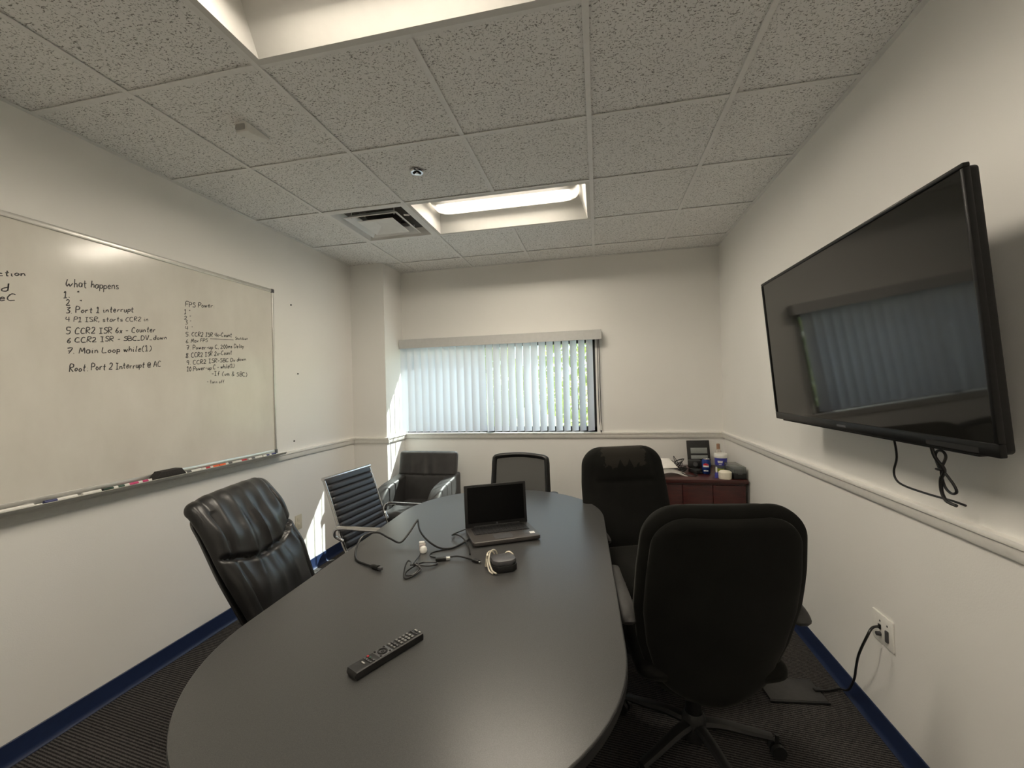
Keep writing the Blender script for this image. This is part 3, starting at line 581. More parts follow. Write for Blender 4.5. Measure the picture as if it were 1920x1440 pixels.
obj('cord', tube(B(), [(2.316, 0.620, 0.457), (2.285, 0.606, 0.455), (2.262, 0.600, 0.42), (2.250, 0.634, 0.33), (2.266, 0.690, 0.24), (2.285, 0.745, 0.155), (2.302, 0.83, 0.05), (2.29, 0.89, 0.012), (2.24, 0.875, 0.008), (2.205, 0.868, 0.010)], 0.0048, 8), RUBBER, ac)
obj('plug', box(B(), (2.192, 0.862, 0.012), (0.034, 0.022, 0.018), 0.004, mat=Matrix.Rotation(0.2, 3, 'Z')), BLACKP, ac)
fb = thing('floor_plate', 'flat dark square plate lying on the carpet beside the wall cable', 'plate', (2.075, 0.855, 0.0), 0.10)
obj('cover', box(B(), (0, 0, 0.006), (0.25, 0.15, 0.012), 0.003), ARMP, fb); obj('rim', box(B(), (0, -0.078, 0.005), (0.26, 0.010, 0.010), 0.003), BLACKP, fb)
ol = thing('wall_outlet', 'almond electrical outlet low on the whiteboard wall by the sunlit patch', 'outlet', (XL, 1.583, 0.444))
obj('plate', bx(0, 0.006, -0.037, 0.037, -0.058, 0.058, 0.003), ALMOND, ol)
for z in (-0.022, 0.022): obj('receptacle', bx(0.004, 0.008, -0.016, 0.016, z - 0.014, z + 0.014, 0.003), ALMOND, ol)
for y, z, lb in ((1.555, 2.170, 'highest'), (1.616, 1.626, 'middle'), (1.556, 1.093, 'lowest')):
    tag(obj('wall_screw', tube(B(), [(XL, y, z), (XL + 0.006, y, z)], 0.0055, 10, smooth=False), BLACKM), lb + ' of three small dark screws in the wall beside the whiteboard', 'screw', 'screws beside the whiteboard')

# ------------------------------------------------------------------ conference table
TZ = 0.74
tb = thing('conference_table', 'long racetrack conference table with charcoal laminate top', 'table', (0.668, 0.41, 0.0), math.atan2(0.045, 1.18))
hl, rr_ = 0.592, 0.59
def stadium(r, h, n=40):
    return [(r * math.cos(a), h + r * math.sin(a)) for a in [PI * k / n for k in range(n + 1)]] + [(r * math.cos(a), -h + r * math.sin(a)) for a in [PI + PI * k / n for k in range(n + 1)]]
obj('top', prism(B(), stadium(rr_, hl, 48), TZ - 0.030, TZ, 0.0025, 2), TABLE, tb, 12)
obj('edge_band', prism(B(), stadium(rr_ + 0.0015, hl, 48), TZ - 0.027, TZ - 0.004), BLACKP, tb, 40)
for y in (-0.45, 0.45):
    obj('pedestal', prism(B(), rrect(0.40, 0.11, 0.03), 0.05, TZ - 0.03), BLACKP, tb) .location = (0, y, 0)
    obj('foot', prism(B(), rrect(0.62, 0.16, 0.05), 0.0, 0.05, 0.01), BLACKP, tb).location = (0, y, 0)
obj('modesty_beam', bx(-0.02, 0.02, -0.40, 0.40, 0.32, 0.66, 0.004), BLACKP, tb)

# ------------------------------------------------------------------ chairs (local frame: +y is the way the sitter faces)
def star_base(t, mat, r=0.30, rot=0.0, zseat=0.40, arch=0.10, col=BLACKP):
    for k in range(5):
        a = rot + 2 * PI * k / 5; ca, sa_ = math.cos(a), math.sin(a)
        pts = [(ca * d, sa_ * d, z) for d, z in ((0.02, arch + 0.015), (0.10, arch + 0.012), (0.20, arch - 0.008), (r - 0.02, 0.075))]
        obj('base_leg', tube(B(), pts, lambda s: 0.026 - 0.008 * s, 8, flat=(1.0, 0.75)), mat, t)
        cst = obj('caster', tube(B(), [(ca * r - sa_ * 0.022, sa_ * r + ca * 0.022, 0.027), (ca * r - sa_ * 0.006, sa_ * r + ca * 0.006, 0.027)], 0.027, 16, smooth=False), BLACKP, t)
        tube_b = tube(B(), [(ca * r + sa_ * 0.006, sa_ * r - ca * 0.006, 0.027), (ca * r + sa_ * 0.022, sa_ * r - ca * 0.022, 0.027)], 0.027, 16, smooth=False)
        obj('wheel', tube_b, BLACKP, cst); obj('stem', tube(B(), [(ca * r, sa_ * r, 0.03), (ca * r, sa_ * r, 0.085)], 0.008, 8, smooth=False), mat, cst)
    obj('gas_column', lathe(B(), [(0.030, 0.06), (0.030, 0.24), (0.016, 0.24), (0.016, zseat)], 18), col, t)
    obj('hub', lathe(B(), [(0.0, 0.055), (0.045, 0.06), (0.045, arch + 0.04), (0.034, arch + 0.06), (0.0, arch + 0.06)], 20), mat, t)
    obj('mechanism', box(B(), (0, -0.02, zseat), (0.16, 0.26, 0.05), 0.012), BLACKM, t)
def place(name, label, back_top, th, ytop, cat='office chair'):
    """back_top: where the top of the back stands in the room; ytop: its distance behind the seat centre"""
    f = (math.cos(th), math.sin(th)); return thing(name, label, cat, (back_top[0] - f[0] * ytop, back_top[1] - f[1] * ytop, 0), th - PI / 2)
def gauss(x, s): return math.exp(-(x / s) ** 2)

# -- black leather executive chair
ch = place('leather_office_chair', 'wrinkled black leather high-back chair nearest the whiteboard', (-0.350, 0.180), 0.239, -0.50)
def lea(u, v):
    vs = 0.535 + 0.055 * max(0, (abs(u) - 0.35)) ** 1.0 / 0.65 * 1.9                    # the sewn waist seam, rising at both sides
    d = v - vs; o = -0.020 * gauss(d, 0.016) + 0.012 * gauss(d - 0.14, 0.10) + 0.010 * gauss(d + 0.17, 0.12)
    fold = lambda x: 1 - 2 * abs(math.sin(x)) ** 0.7
    if d > 0: o += 1.7 * (0.0055 * fold(u * 6.5 + 0.6 * math.sin(4 * u)) * gauss(d - 0.05, 0.14) + 0.0050 * fold(u * 9.5 + 2.0 + 1.5 * v) * gauss(d - 0.26, 0.13)) * (1 - 0.5 * abs(u))
    else: o += 0.0105 * (fold(u * 5.5 * (1 + 1.1 * d) + 0.8) * 0.6 + fold(u * 9 * (1 + 1.0 * d) + 2.4) * 0.5) * gauss(d + 0.03, 0.22) * (1 - 0.5 * abs(u))
    o += -0.010 * gauss(abs(u) - 0.80, 0.035) * (0.4 + 0.6 * (v < 0.9))                  # side seams
    return o
bk = [(0, -0.24, 0.46), (0, -0.272, 0.55), (0, -0.322, 0.68), (0, -0.376, 0.80), (0, -0.434, 0.93), (0, -0.476, 1.005), (0, -0.502, 1.033), (0, -0.525, 1.040)]
obj('backrest', cushion(B(), bk, 0.262, 0.050, 0.030, (0.05, 0.035), (0.05, 0.030), 110, 60, 3.4, lea, lambda v: 0.80 + 0.20 * math.sin(min(v, 0.6) / 0.6 * PI / 2) - 0.02 * max(0, v - 0.6) / 0.4, lambda u, v: 0.018 * u * u * (1 - v), flip=True), LEATHER, ch, 60)
bs = [(0, y - 0.042, z) for _, y, z in bk[:6]]
obj('back_shell', cushion(B(), bs, 0.255, 0.006, 0.016, (0.05, 0.05), (0.02, 0.02), 40, 20, 5.0, None, lambda v: 0.80 + 0.20 * math.sin(min(v, 0.6) / 0.6 * PI / 2) - 0.02 * max(0, v - 0.6) / 0.4, lambda u, v: 0.018 * u * u, flip=True), LEATHER, ch, 60)
obj('seat', cushion(B(), [(0, -0.25, 0.455), (0, -0.1, 0.445), (0, 0.12, 0.455), (0, 0.24, 0.440), (0, 0.275, 0.405)], 0.262, 0.055, 0.045, (0.05, 0.06), (0.05, 0.05), 40, 30, 3.2, lambda u, v: 0.006 * math.sin(v * 9) * gauss(u, 0.6)), LEATHER, ch, 60)
star_base(ch, BLACKP, 0.30, 0.3, 0.385)

# -- ribbed chair with chrome arms
ch = place('ribbed_office_chair', 'black ribbed chair with chrome frame and arms, between leather chair and armchair', (-0.452, 1.217), -0.09, -0.40)
rp = [(0, 0.245, 0.425), (0, 0.215, 0.455), (0, 0.12, 0.462), (0, -0.06, 0.447), (0, -0.17, 0.446), (0, -0.232, 0.475), (0, -0.268, 0.545), (0, -0.305, 0.66), (0, -0.352, 0.80), (0, -0.398, 0.922)]
def ribs(u, v):
    k = v * 24.0; return -0.0075 * gauss((k - round(k)), 0.13) * (1 if 0.03 < v < 0.97 else 0)
obj('sling', cushion(B(), rp, 0.222, 0.014, 0.010, (0.008, 0.008), (0.008, 0.008), 230, 14, 6.0, ribs, flip=True), RIBLEATHER, ch, 60)
for s in (-1, 1): obj('side_frame', tube(B(), [(s * 0.230, y - 0.004, z - 0.002) for _, y, z in rp[1:]], 0.010, 10, 8), CHROME, ch)
for s in (-1, 1):
    obj('armrest', tube(B(), [(s * 0.236, -0.262, 0.555), (s * 0.262, -0.300, 0.590), (s * 0.272, -0.290, 0.632), (s * 0.272, -0.245, 0.648), (s * 0.272, -0.10, 0.650), (s * 0.272, 0.04, 0.653), (s * 0.272, 0.085, 0.640), (s * 0.268, 0.110, 0.600), (s * 0.250, 0.10, 0.50), (s * 0.236, 0.06, 0.455)], 0.0115, 10, 8, flat=(1.25, 0.8)), CHROME, ch)
obj('head_bar', tube(B(), [(-0.238, -0.402, 0.926), (0.238, -0.402, 0.926)], 0.0125, 12, smooth=False), CHROME, ch)
obj('cross_bar', tube(B(), [(-0.23, -0.02, 0.435), (0.23, -0.02, 0.435)], 0.012, 10, smooth=False), CHROME, ch)
star_base(ch, CHROME, 0.29, 0.1, 0.40, col=CHROME)

# -- mesh-back chair at the far end
ch = place('mesh_office_chair', 'black mesh-back chair at the far end of the table behind the laptop', (0.612, 1.94), -1.69, -0.28)
def mbk(u, v): return Vector((u * (0.232 - 0.018 * v), -0.215 - 0.065 * v - 0.02 * (1 - v) + 0.035 * u * u, 0.50 + 0.415 * v + (0.018 * (1 - u * u) if v > 0.97 else 0)))
per = [mbk(-1, v) for v in (0.0, 0.25, 0.5, 0.75, 0.93)] + [mbk(-0.93, 1.0), mbk(-0.5, 1.0), mbk(0, 1.0), mbk(0.5, 1.0), mbk(0.93, 1.0)] + [mbk(1, v) for v in (0.93, 0.75, 0.5, 0.25, 0.0)] + [mbk(0.5, -0.02), mbk(0, -0.02), mbk(-0.5, -0.02)]
obj('back_frame', tube(B(), per, 0.023, 10, 6, closed=True, flat=(1.0, 0.85)), BLACKP, ch)
bm = B(); gv = [[bm.verts.new(mbk(-0.97 + 1.94 * i / 16, 0.0 + 0.99 * j / 16)) for i in range(17)] for j in range(17)]
for j in range(16):
    for i in range(16): bm.faces.new((gv[j][i], gv[j][i + 1], gv[j + 1][i + 1], gv[j + 1][i]))
obj('mesh_panel', bm, MESHF, ch, 60)
obj('lumbar_bar', tube(B(), [mbk(-0.95, 0.2), mbk(0, 0.2) + Vector((0, -0.01, 0)), mbk(0.95, 0.2)], 0.014, 8, flat=(1, 1.8)), BLACKP, ch)
obj('seat', cushion(B(), [(0, -0.22, 0.455), (0, 0, 0.46), (0, 0.2, 0.455), (0, 0.245, 0.43)], 0.245, 0.035, 0.03, (0.06, 0.08), (0.03, 0.03), 30, 20, 3.5), FABRIC, ch, 60)
obj('spine', tube(B(), [(0, -0.05, 0.41), (0, -0.26, 0.42), (0, -0.285, 0.50), (0, -0.262, 0.60)], 0.022, 8), BLACKP, ch)
for s in (-1, 1):
    obj('armrest', cushion(B(), [(s * 0.285, -0.17, 0.672), (s * 0.285, 0.0, 0.675), (s * 0.285, 0.06, 0.672)], 0.036, 0.013, 0.013, (0.03, 0.03), (0.012, 0.012), 20, 10, 2.6), ARMP, ch)
    obj('arm_post', tube(B(), [(s * 0.285, -0.07, 0.665), (s * 0.288, -0.07, 0.55), (s * 0.27, -0.06, 0.44), (s * 0.18, -0.05, 0.415)], 0.016, 8), BLACKP, ch)
star_base(ch, BLACKP, 0.29, 0.5, 0.41)

# -- high-back fabric chairs
def wide(v):
    pts = [(0, 0.62), (0.12, 0.78), (0.3, 0.93), (0.5, 1.0), (0.7, 0.985), (0.88, 0.94), (1, 0.90)]
    for (a, b), (c, d) in zip(pts, pts[1:]):
        if v <= c: return b + (d - b) * (v - a) / (c - a)
    return 0.9
def fabric_chair(name, label, top, th, zt, ytop, mat, pillow, rot):
    t = place(name, label, top, th, ytop)
    path = [(0, ytop + 0.150, 0.335), (0, ytop + 0.138, 0.47), (0, ytop + 0.095, 0.65), (0, ytop + 0.055, 0.80), (0, ytop + 0.025, 0.95), (0, ytop + 0.005, zt)]
    def dp(u, v):
        o = 0.010 * gauss(v - 0.30, 0.12) - 0.006 * gauss(abs(u) - 0.72, 0.05)
        if pillow: o += -0.016 * gauss(v - 0.70, 0.022) * (abs(u) < 0.66) + 0.020 * gauss(v - 0.84, 0.09) * gauss(u, 0.6) - 0.006 * gauss(u - 0.15, 0.04) * (v < 0.68)
        return o
    bow = lambda u, v: 0.038 * u * u * (1 - 0.75 * v)
    obj('backrest', cushion(B(), path, 0.278, 0.062, 0.022, (0.10, 0.115), (0.05, 0.055), 64, 40, 3.0, dp, wide, bow, flip=True), mat, t, 60)
    pr = [(0, y - 0.024, z + 0.018) for _, y, z in path[:-1]] + [(0, path[-1][1] - 0.024, zt - 0.035)]
    obj('back_panel', cushion(B(), pr, 0.250, 0.004, 0.026, (0.10, 0.10), (0.03, 0.03), 48, 30, 3.4, None, wide, bow, flip=True), FABRIC, t, 60)
    obj('seat', cushion(B(), [(0, -0.24, 0.455), (0, -0.08, 0.450), (0, 0.12, 0.458), (0, 0.225, 0.445), (0, 0.268, 0.405)], 0.262, 0.05, 0.045, (0.06, 0.09), (0.05, 0.05), 44, 30, 3.0, lambda u, v: -0.008 * gauss(abs(u) - 0.70, 0.05)), FABRIC, t, 60)
    obj('back_bracket', tube(B(), [(0, -0.02, 0.40), (0, ytop + 0.20, 0.395), (0, ytop + 0.165, 0.42)], 0.026, 8, flat=(1.3, 0.5)), BLACKP, t)
    for s in (-1, 1):
        x = s * 0.292
        obj('armrest', cushion(B(), [(x, -0.245, 0.635), (x, -0.215, 0.664), (x, -0.15, 0.677), (x, 0.0, 0.684), (x * 0.985, 0.10, 0.680), (x * 0.96, 0.142, 0.655)], 0.030, 0.016, 0.016, (0.02, 0.02), (0.014, 0.014), 34, 12, 2.6), ARMP, t)
        obj('arm_post', tube(B(), [(x * 0.98, -0.01, 0.675), (x, -0.01, 0.56), (x * 0.95, -0.01, 0.45), (x * 0.70, -0.01, 0.400)], 0.026, 8, flat=(0.7, 1.3)), BLACKP, t)
    obj('tilt_lever', tube(B(), [(0.05, 0.02, 0.395), (0.26, 0.05, 0.39), (0.30, 0.055, 0.385)], 0.006, 6), BLACKP, t)
    star_base(t, BLACKP, 0.31, rot, 0.385)
    return t
fabric_chair('fabric_office_chair', 'black high-back fabric chair with rubbed headrest, in front of the credenza', (1.348, 1.475), -1.27, 1.068, -0.42, FABRICW, True, 0.2)
fabric_chair('fabric_office_chair', 'black high-back fabric chair seen from behind, nearest the television', (1.612, 0.080), 1.71, 1.075, -0.36, FABRIC, False, 1.2)

# -- leather club armchair in the corner
ch = place('armchair', 'charcoal leather club armchair in the sunlit corner beside the pillar', (-0.400, 2.43), -1.60, -0.215, 'armchair')
def arw(u, v):
    d = v - 0.56; o = -0.010 * gauss(d, 0.012)
    if d > 0: o += 0.010 * (math.sin(u * 15 + 3.5 * d * (1 if u > 0 else -1)) * 0.6 + math.sin(u * 24 + 1.0) * 0.5) * gauss(d - 0.02, 0.26) * gauss(u, 0.55)
    return o
obj('backrest', cushion(B(), [(0, -0.185, 0.36), (0, -0.20, 0.55), (0, -0.235, 0.72), (0, -0.270, 0.875)], 0.292, 0.055, 0.055, (0.03, 0.03), (0.04, 0.035), 70, 50, 5.0, arw, None, None, flip=True), LEATHER2, ch, 60)
obj('seat', cushion(B(), [(0, -0.17, 0.40), (0, 0.0, 0.405), (0, 0.22, 0.405), (0, 0.30, 0.385)], 0.198, 0.045, 0.06, (0.02, 0.03), (0.04, 0.05), 44, 40, 4.0, lambda u, v: 0.006 * math.sin(u * 9 + v * 12) * gauss(v - 0.6, 0.4) - 0.012 * gauss(v - 0.45, 0.02) * (abs(u) < 0.9)), LEATHER2, ch, 60)
for s in (-1, 1):
    x0, x1 = (0.200, 0.308) if s > 0 else (-0.308, -0.200)
    side = [(-0.30, 0.13), (0.30, 0.13), (0.312, 0.42), (0.290, 0.49), (0.235, 0.56), (0.165, 0.612), (0.10, 0.630), (-0.10, 0.652), (-0.22, 0.672), (-0.30, 0.672)]
    obj('arm', prism(B(), side, x0, x1, 0.022, 3, 'X'), LEATHER2, ch, 50)
obj('base', bx(-0.20, 0.20, -0.27, 0.295, 0.13, 0.345, 0.012), LEATHER2, ch)
for sx in (-1, 1):
    for sy in (-0.25, 0.27): obj('leg', lathe(B(), [(0.0, 0.0), (0.018, 0.0), (0.027, 0.135), (0.0, 0.135)], 12, (sx * 0.25, sy, 0)), BLACKP, ch)

# ------------------------------------------------------------------ credenza
cr = thing('credenza', 'dark cherry wood credenza in the corner under the chair rail', 'credenza', (0, 0, 0))
CZ = 0.72; CYF = 2.105; CX0, CX1 = 1.22, 2.316
obj('top', bx(CX0 - 0.012, CX1, CYF, 2.735, CZ - 0.028, CZ, 0.004), WOOD, cr)
obj('body', bx(CX0, CX1 - 0.012, CYF + 0.03, 2.73, 0.06, CZ - 0.028, 0.002), WOOD, cr)
obj('plinth', bx(CX0 + 0.02, CX1 - 0.03, CYF + 0.06, 2.70, 0.0, 0.06), BLACKP, cr)
xsd = [CX0 + 0.006, 1.425, 1.635, 1.845, 2.065, CX1 - 0.018]
for a, b in zip(xsd, xsd[1:]):
    d = obj('door', bx(a + 0.002, b - 0.002, CYF + 0.012, CYF + 0.030, 0.07, CZ - 0.045, 0.003), WOOD, cr)
    obj('handle', tube(B(), [(b - 0.03, CYF + 0.012, 0.34), (b - 0.03, CYF - 0.006, 0.35), (b - 0.03, CYF - 0.006, 0.43), (b - 0.03, CYF + 0.012, 0.44)], 0.004, 6), BRONZE, d)
# things on the credenza
Z = CZ
f_ = thing('desk_display', 'upright black frame with two grey panels leaning by the back wall', 'frame', (2.082, 2.615, Z), 0.06)
ft = Matrix.Rotation(-0.17, 3, 'X')
def ftp(n, c, s, mt, bev=0.003): return obj(n, box(B(), ft @ Vector(c), s, bev, mat=ft), mt, f_)
ftp('frame', (0, 0, 0.118), (0.190, 0.018, 0.236), BLACKP); ftp('panel', (0.002, -0.0095, 0.145), (0.140, 0.003, 0.050), GREYSCR, 0.0005); ftp('panel', (0.002, -0.0095, 0.088), (0.140, 0.003, 0.032), GREYSCR, 0.0005)
obj('prop', box(B(), (0, 0.075, 0.055), (0.03, 0.006, 0.125), 0.001, mat=Matrix.Rotation(0.42, 3, 'X')), BLACKP, f_)
c0 = thing('soda_can', 'blue soda can with round red white and blue emblem', 'can', (2.072, 2.335, Z), 0.0)
obj('body', lathe(B(), [(0.0, 0.004), (0.024, 0.0), (0.0325, 0.010), (0.033, 0.105), (0.027, 0.118), (0.0265, 0.121)], 32), CANBLUE, c0)
obj('lid', lathe(B(), [(0.0265, 0.120), (0.0275, 0.1225), (0.025, 0.123), (0.024, 0.119), (0.0, 0.119)], 32), CHROME, c0)
def wrap(bm, fn, r, a0, n=14, mi=0):
    """filled shape on a cylinder: fn(t) -> (centre-angle offset lo, hi) per height"""
    rows = []
    for z, lo, hi in fn: rows.append([bm.verts.new((r * math.cos(a0 + lo + (hi - lo) * k / n), r * math.sin(a0 + lo + (hi - lo) * k / n), z)) for k in range(n + 1)])
    for A, C in zip(rows, rows[1:]):
        for k in range(n): f = bm.faces.new((A[k], A[k + 1], C[k + 1], C[k])); f.material_index = mi
A0 = -PI / 2 - 0.30                                    # towards the room
def disc(z0, z1, R=0.024, zc=0.068):
    out = []
    for k in range(9):
        z = z0 + (z1 - z0) * k / 8; h = math.sqrt(max(R * R - (z - zc) ** 2, 0)) / 0.033; out.append((z, -h, h))
    return out
bm = B(); wrap(bm, disc(0.0441, 0.0919), 0.03325, A0); obj('emblem_white', bm, WHITEP, c0)
bm = B(); wrap(bm, disc(0.073, 0.0917, 0.0232), 0.0335, A0); obj('emblem_red', bm, CANRED, c0)
bm = B(); wrap(bm, disc(0.0443, 0.060, 0.0232), 0.0335, A0); obj('emblem_blue', bm, CANBLUE, c0)
bm = B(); wrap(bm, [(0.026, -0.55, 0.55), (0.034, -0.55, 0.55)], 0.03325, A0, 10); obj('lettering', bm, WHITEP, c0)
t0 = thing('wipes_tub', 'blue and green plastic tub with white lid beside the soda can', 'tub', (2.208, 2.425, Z))
obj('body', lathe(B(), [(0.0, 0.0), (0.041, 0.0), (0.043, 0.004), (0.0445, 0.034), (0.046, 0.060), (0.0485, 0.122), (0.0, 0.122)], 32, mi=[1, 1, 1, 2, 0, 0]), [PURPLE, LIME, TUBGREY], t0)
obj('lid', lathe(B(), [(0.0505, 0.120), (0.0515, 0.124), (0.051, 0.148), (0.046, 0.154), (0.0, 0.154)], 32), WHITEP, t0)
bm = B(); wrap(bm, [(0.080, -0.42, 0.28), (0.098, -0.50, 0.36)], 0.0485, A0, 10); wrap(bm, [(0.066, -0.30, 0.15), (0.071, -0.30, 0.15)], 0.0478, A0, 8); obj('lettering', bm, WHITEP, t0)
j0 = thing('round_jar', 'small round cream jar with domed lid at the front edge', 'jar', (2.168, 2.165, Z))
obj('body', lathe(B(), [(0.0, 0.0), (0.045, 0.0), (0.047, 0.006), (0.047, 0.026), (0.0, 0.026)], 32), CREAM, j0); obj('lid', lathe(B(), [(0.048, 0.026), (0.0485, 0.034), (0.047, 0.050), (0.036, 0.060), (0.0, 0.063)], 32), CREAM, j0)
b0 = thing('small_bottle', 'tiny blue-purple bottle with white neck beside the cream jar', 'bottle', (2.112, 2.185, Z))
obj('body', lathe(B(), [(0.0, 0.0), (0.013, 0.0), (0.0135, 0.035), (0.008, 0.044), (0.0, 0.044)], 16), PURPLE, b0); obj('neck', lathe(B(), [(0.007, 0.044), (0.006, 0.085), (0.0, 0.087)], 12), WHITEP, b0)
b1 = thing('spray_bottle', 'clear bottle with brown cap standing behind the blue tub', 'bottle', (2.235, 2.60, Z))
obj('body', lathe(B(), [(0.0, 0.0), (0.030, 0.0), (0.031, 0.12), (0.022, 0.150), (0.012, 0.165), (0.0, 0.165)], 20), CLEAR, b1); obj('cap', lathe(B(), [(0.014, 0.163), (0.014, 0.205), (0.011, 0.21), (0.0, 0.21)], 16), COPPER, b1)
k0 = thing('card_box', 'smoked plastic card box with lid in the corner of the credenza', 'box', (2.262, 2.245, Z), 0.04)
obj('tray', bx(-0.045, 0.045, -0.11, 0.11, 0.0, 0.045, 0.004), BLACKP, k0); obj('lid', bx(-0.046, 0.046, -0.112, 0.112, 0.044, 0.095, 0.006), SMOKE, k0); obj('latch', bx(-0.015, 0.015, -0.116, -0.110, 0.038, 0.052, 0.002), GREYP, k0)
obj('card_deck', bx(-0.038, 0.038, -0.09, 0.095, 0.045, 0.075, 0.002), GREYP, k0)
p0 = thing('note_pad', 'white note pad propped on the tangle of cables', 'note pad', (1.775, 2.43, Z + 0.066), 0.25)
obj('sheets', box(B(), (0, 0, 0), (0.125, 0.18, 0.008), 0.001, mat=Matrix.Rotation(0.28, 3, 'X')), PAPER, p0); obj('backing', box(B(), (0, 0, -0.006), (0.125, 0.18, 0.003), 0, mat=Matrix.Rotation(0.28, 3, 'X')), BLACKM, p0)
bm = B(); lo = []
for k in range(13):
    t = k / 12; lo.append([bm.verts.new((-0.10 + 0.26 * t, y + 0.05 * t, 0.003 + 0.034 * math.sin(PI * min(1, t * 1.05)) ** 1.3)) for y in (-0.115, 0.08)])
for a, b in zip(lo, lo[1:]): bm.faces.new((a[0], b[0], b[1], a[1]))
bmesh.ops.solidify(bm, geom=bm.faces[:], thickness=0.0015)
tag(obj('paper_sheet', bm, PAPER, None, 60, (1.745, 2.27, Z)), 'curled white sheet of paper below the note pad', 'paper')
ad = thing('power_brick', 'black power brick beside the soda can on the credenza', 'power adapter', (2.000, 2.37, Z), 0.4)
obj('body', bx(-0.035, 0.035, -0.055, 0.055, 0, 0.035, 0.006), BLACKP, ad); obj('strain_relief', tube(B(), [(0, -0.055, 0.017), (0, -0.08, 0.012)], 0.006, 8, smooth=False), BLACKP, ad)
cm = thing('camera_body', 'black webcam block standing behind the soda can', 'webcam', (2.005, 2.455, Z), -0.2)
obj('body', bx(-0.05, 0.05, -0.03, 0.03, 0.03, 0.095, 0.010), BLACKP, cm); obj('stand', bx(-0.035, 0.035, -0.035, 0.035, 0.0, 0.03, 0.006), BLACKM, cm); obj('lens', tube(B(), [(0.01, -0.029, 0.062), (0.01, -0.042, 0.062)], 0.018, 16, smooth=False), GREYP, cm)
def tangle(c, n, R, h, seed, label, r=0.0032):
    rnd = random.Random(seed); pts = []
    for k in range(n):
        a = k * 1.9 + rnd.uniform(-0.4, 0.4); q = R * rnd.uniform(0.45, 1.0); pts.append((c[0] + q * math.cos(a), c[1] + 0.8 * q * math.sin(a), Z + 0.005 + h * abs(math.sin(k * 1.3 + seed)) * rnd.uniform(0.3, 1)))
    return tag(obj('cable', tube(B(), pts, r, 6, 8), RUBBER), label, 'cable')
tangle((1.885, 2.53), 16, 0.06, 0.12, 1, 'looped black cable standing up behind the note pad', 0.0026); tangle((1.905, 2.40), 18, 0.045, 0.045, 4, 'thick black cable heaped between papers and power brick', 0.0045); tangle((1.74, 2.56), 12, 0.08, 0.075, 9, 'thin black cable looped behind the chair headrest', 0.0026)
tag(obj('cable', tube(B(), [(1.97, 2.30, Z + 0.005), (1.985, 2.245, Z + 0.006), (1.95, 2.215, Z + 0.006), (1.90, 2.25, Z + 0.006), (1.88, 2.31, Z + 0.008)], 0.004, 6), RUBBER), 'short black cable curling to the front of the credenza top', 'cable')

# ------------------------------------------------------------------ things on the table
lp = thing('laptop', 'open dark laptop on the conference table', 'laptop', (0.742, 0.660, TZ), math.atan2(0.145, 0.282))
LW, LD = 0.328, 0.225
obj('base', prism(B(), rrect(LW, LD, 0.016), 0.006, 0.0235, 0.003, 2), LAPTOP, lp)
obj('underside', prism(B(), rrect(LW - 0.02, LD - 0.02, 0.012), 0.0, 0.008), BLACKP, lp)
kb = obj('keyboard', bx(-0.138, 0.138, -0.012, 0.088, 0.0235, 0.0246), KEYM, lp, 0)
km = None
for r in range(6):
    n = 15 if r < 5 else 9
    for k in range(n):
        wk = 0.262 / n - 0.003; x = -0.131 + (k + 0.5) * 0.262 / n; y = 0.079 - r * 0.0165
        if r == 5: wk = 0.262 / n - 0.003
        if n == 15 and km is not None: o = inst('key', km, kb)
        else:
            o = obj('key', box(B(), (0, 0, 0), (wk, 0.0132, 0.0025), 0.0006, 1), KEYM, kb, 0)
            if n == 15: km = o.data
        o.location = (x, y, 0.0258)
obj('touchpad', bx(-0.055, 0.035, -0.095, -0.030, 0.0238, 0.0246, 0.0), GREYP, lp, 0)
for x in (0.105, 0.135): obj('sticker', bx(x - 0.012, x + 0.012, -0.075, -0.050, 0.0240, 0.0245), WHITEP if x > 0.12 else GREYP, lp, 0)
lt = Matrix.Rotation(-0.10, 3, 'X'); hy = 0.100
def lidp(n, c, s, m, bev): return obj(n, box(B(), Vector((0, hy, 0.022)) + lt @ Vector(c), s, bev, mat=lt), m, lp)
lid = lidp('lid', (0, 0.006, 0.106), (LW, 0.010, 0.212), BLACKM, 0.004)
lidp('screen', (0, 0.0005, 0.112), (LW - 0.030, 0.002, 0.178), LCD, 0.0)
lg = obj('logo', lathe(B(), [(0.0, 0), (0.0045, 0), (0.0045, 0.0006), (0.0, 0.0006)], 16), GREYP, lp); lg.location = Vector((0, hy, 0.022)) + lt @ Vector((0, -0.0006, 0.014)); lg.rotation_euler = (PI / 2 - 0.10, 0, 0)
obj('hinge', tube(B(), [(-0.12, hy + 0.004, 0.024), (0.12, hy + 0.004, 0.024)], 0.007, 10, smooth=False), BLACKP, lp)
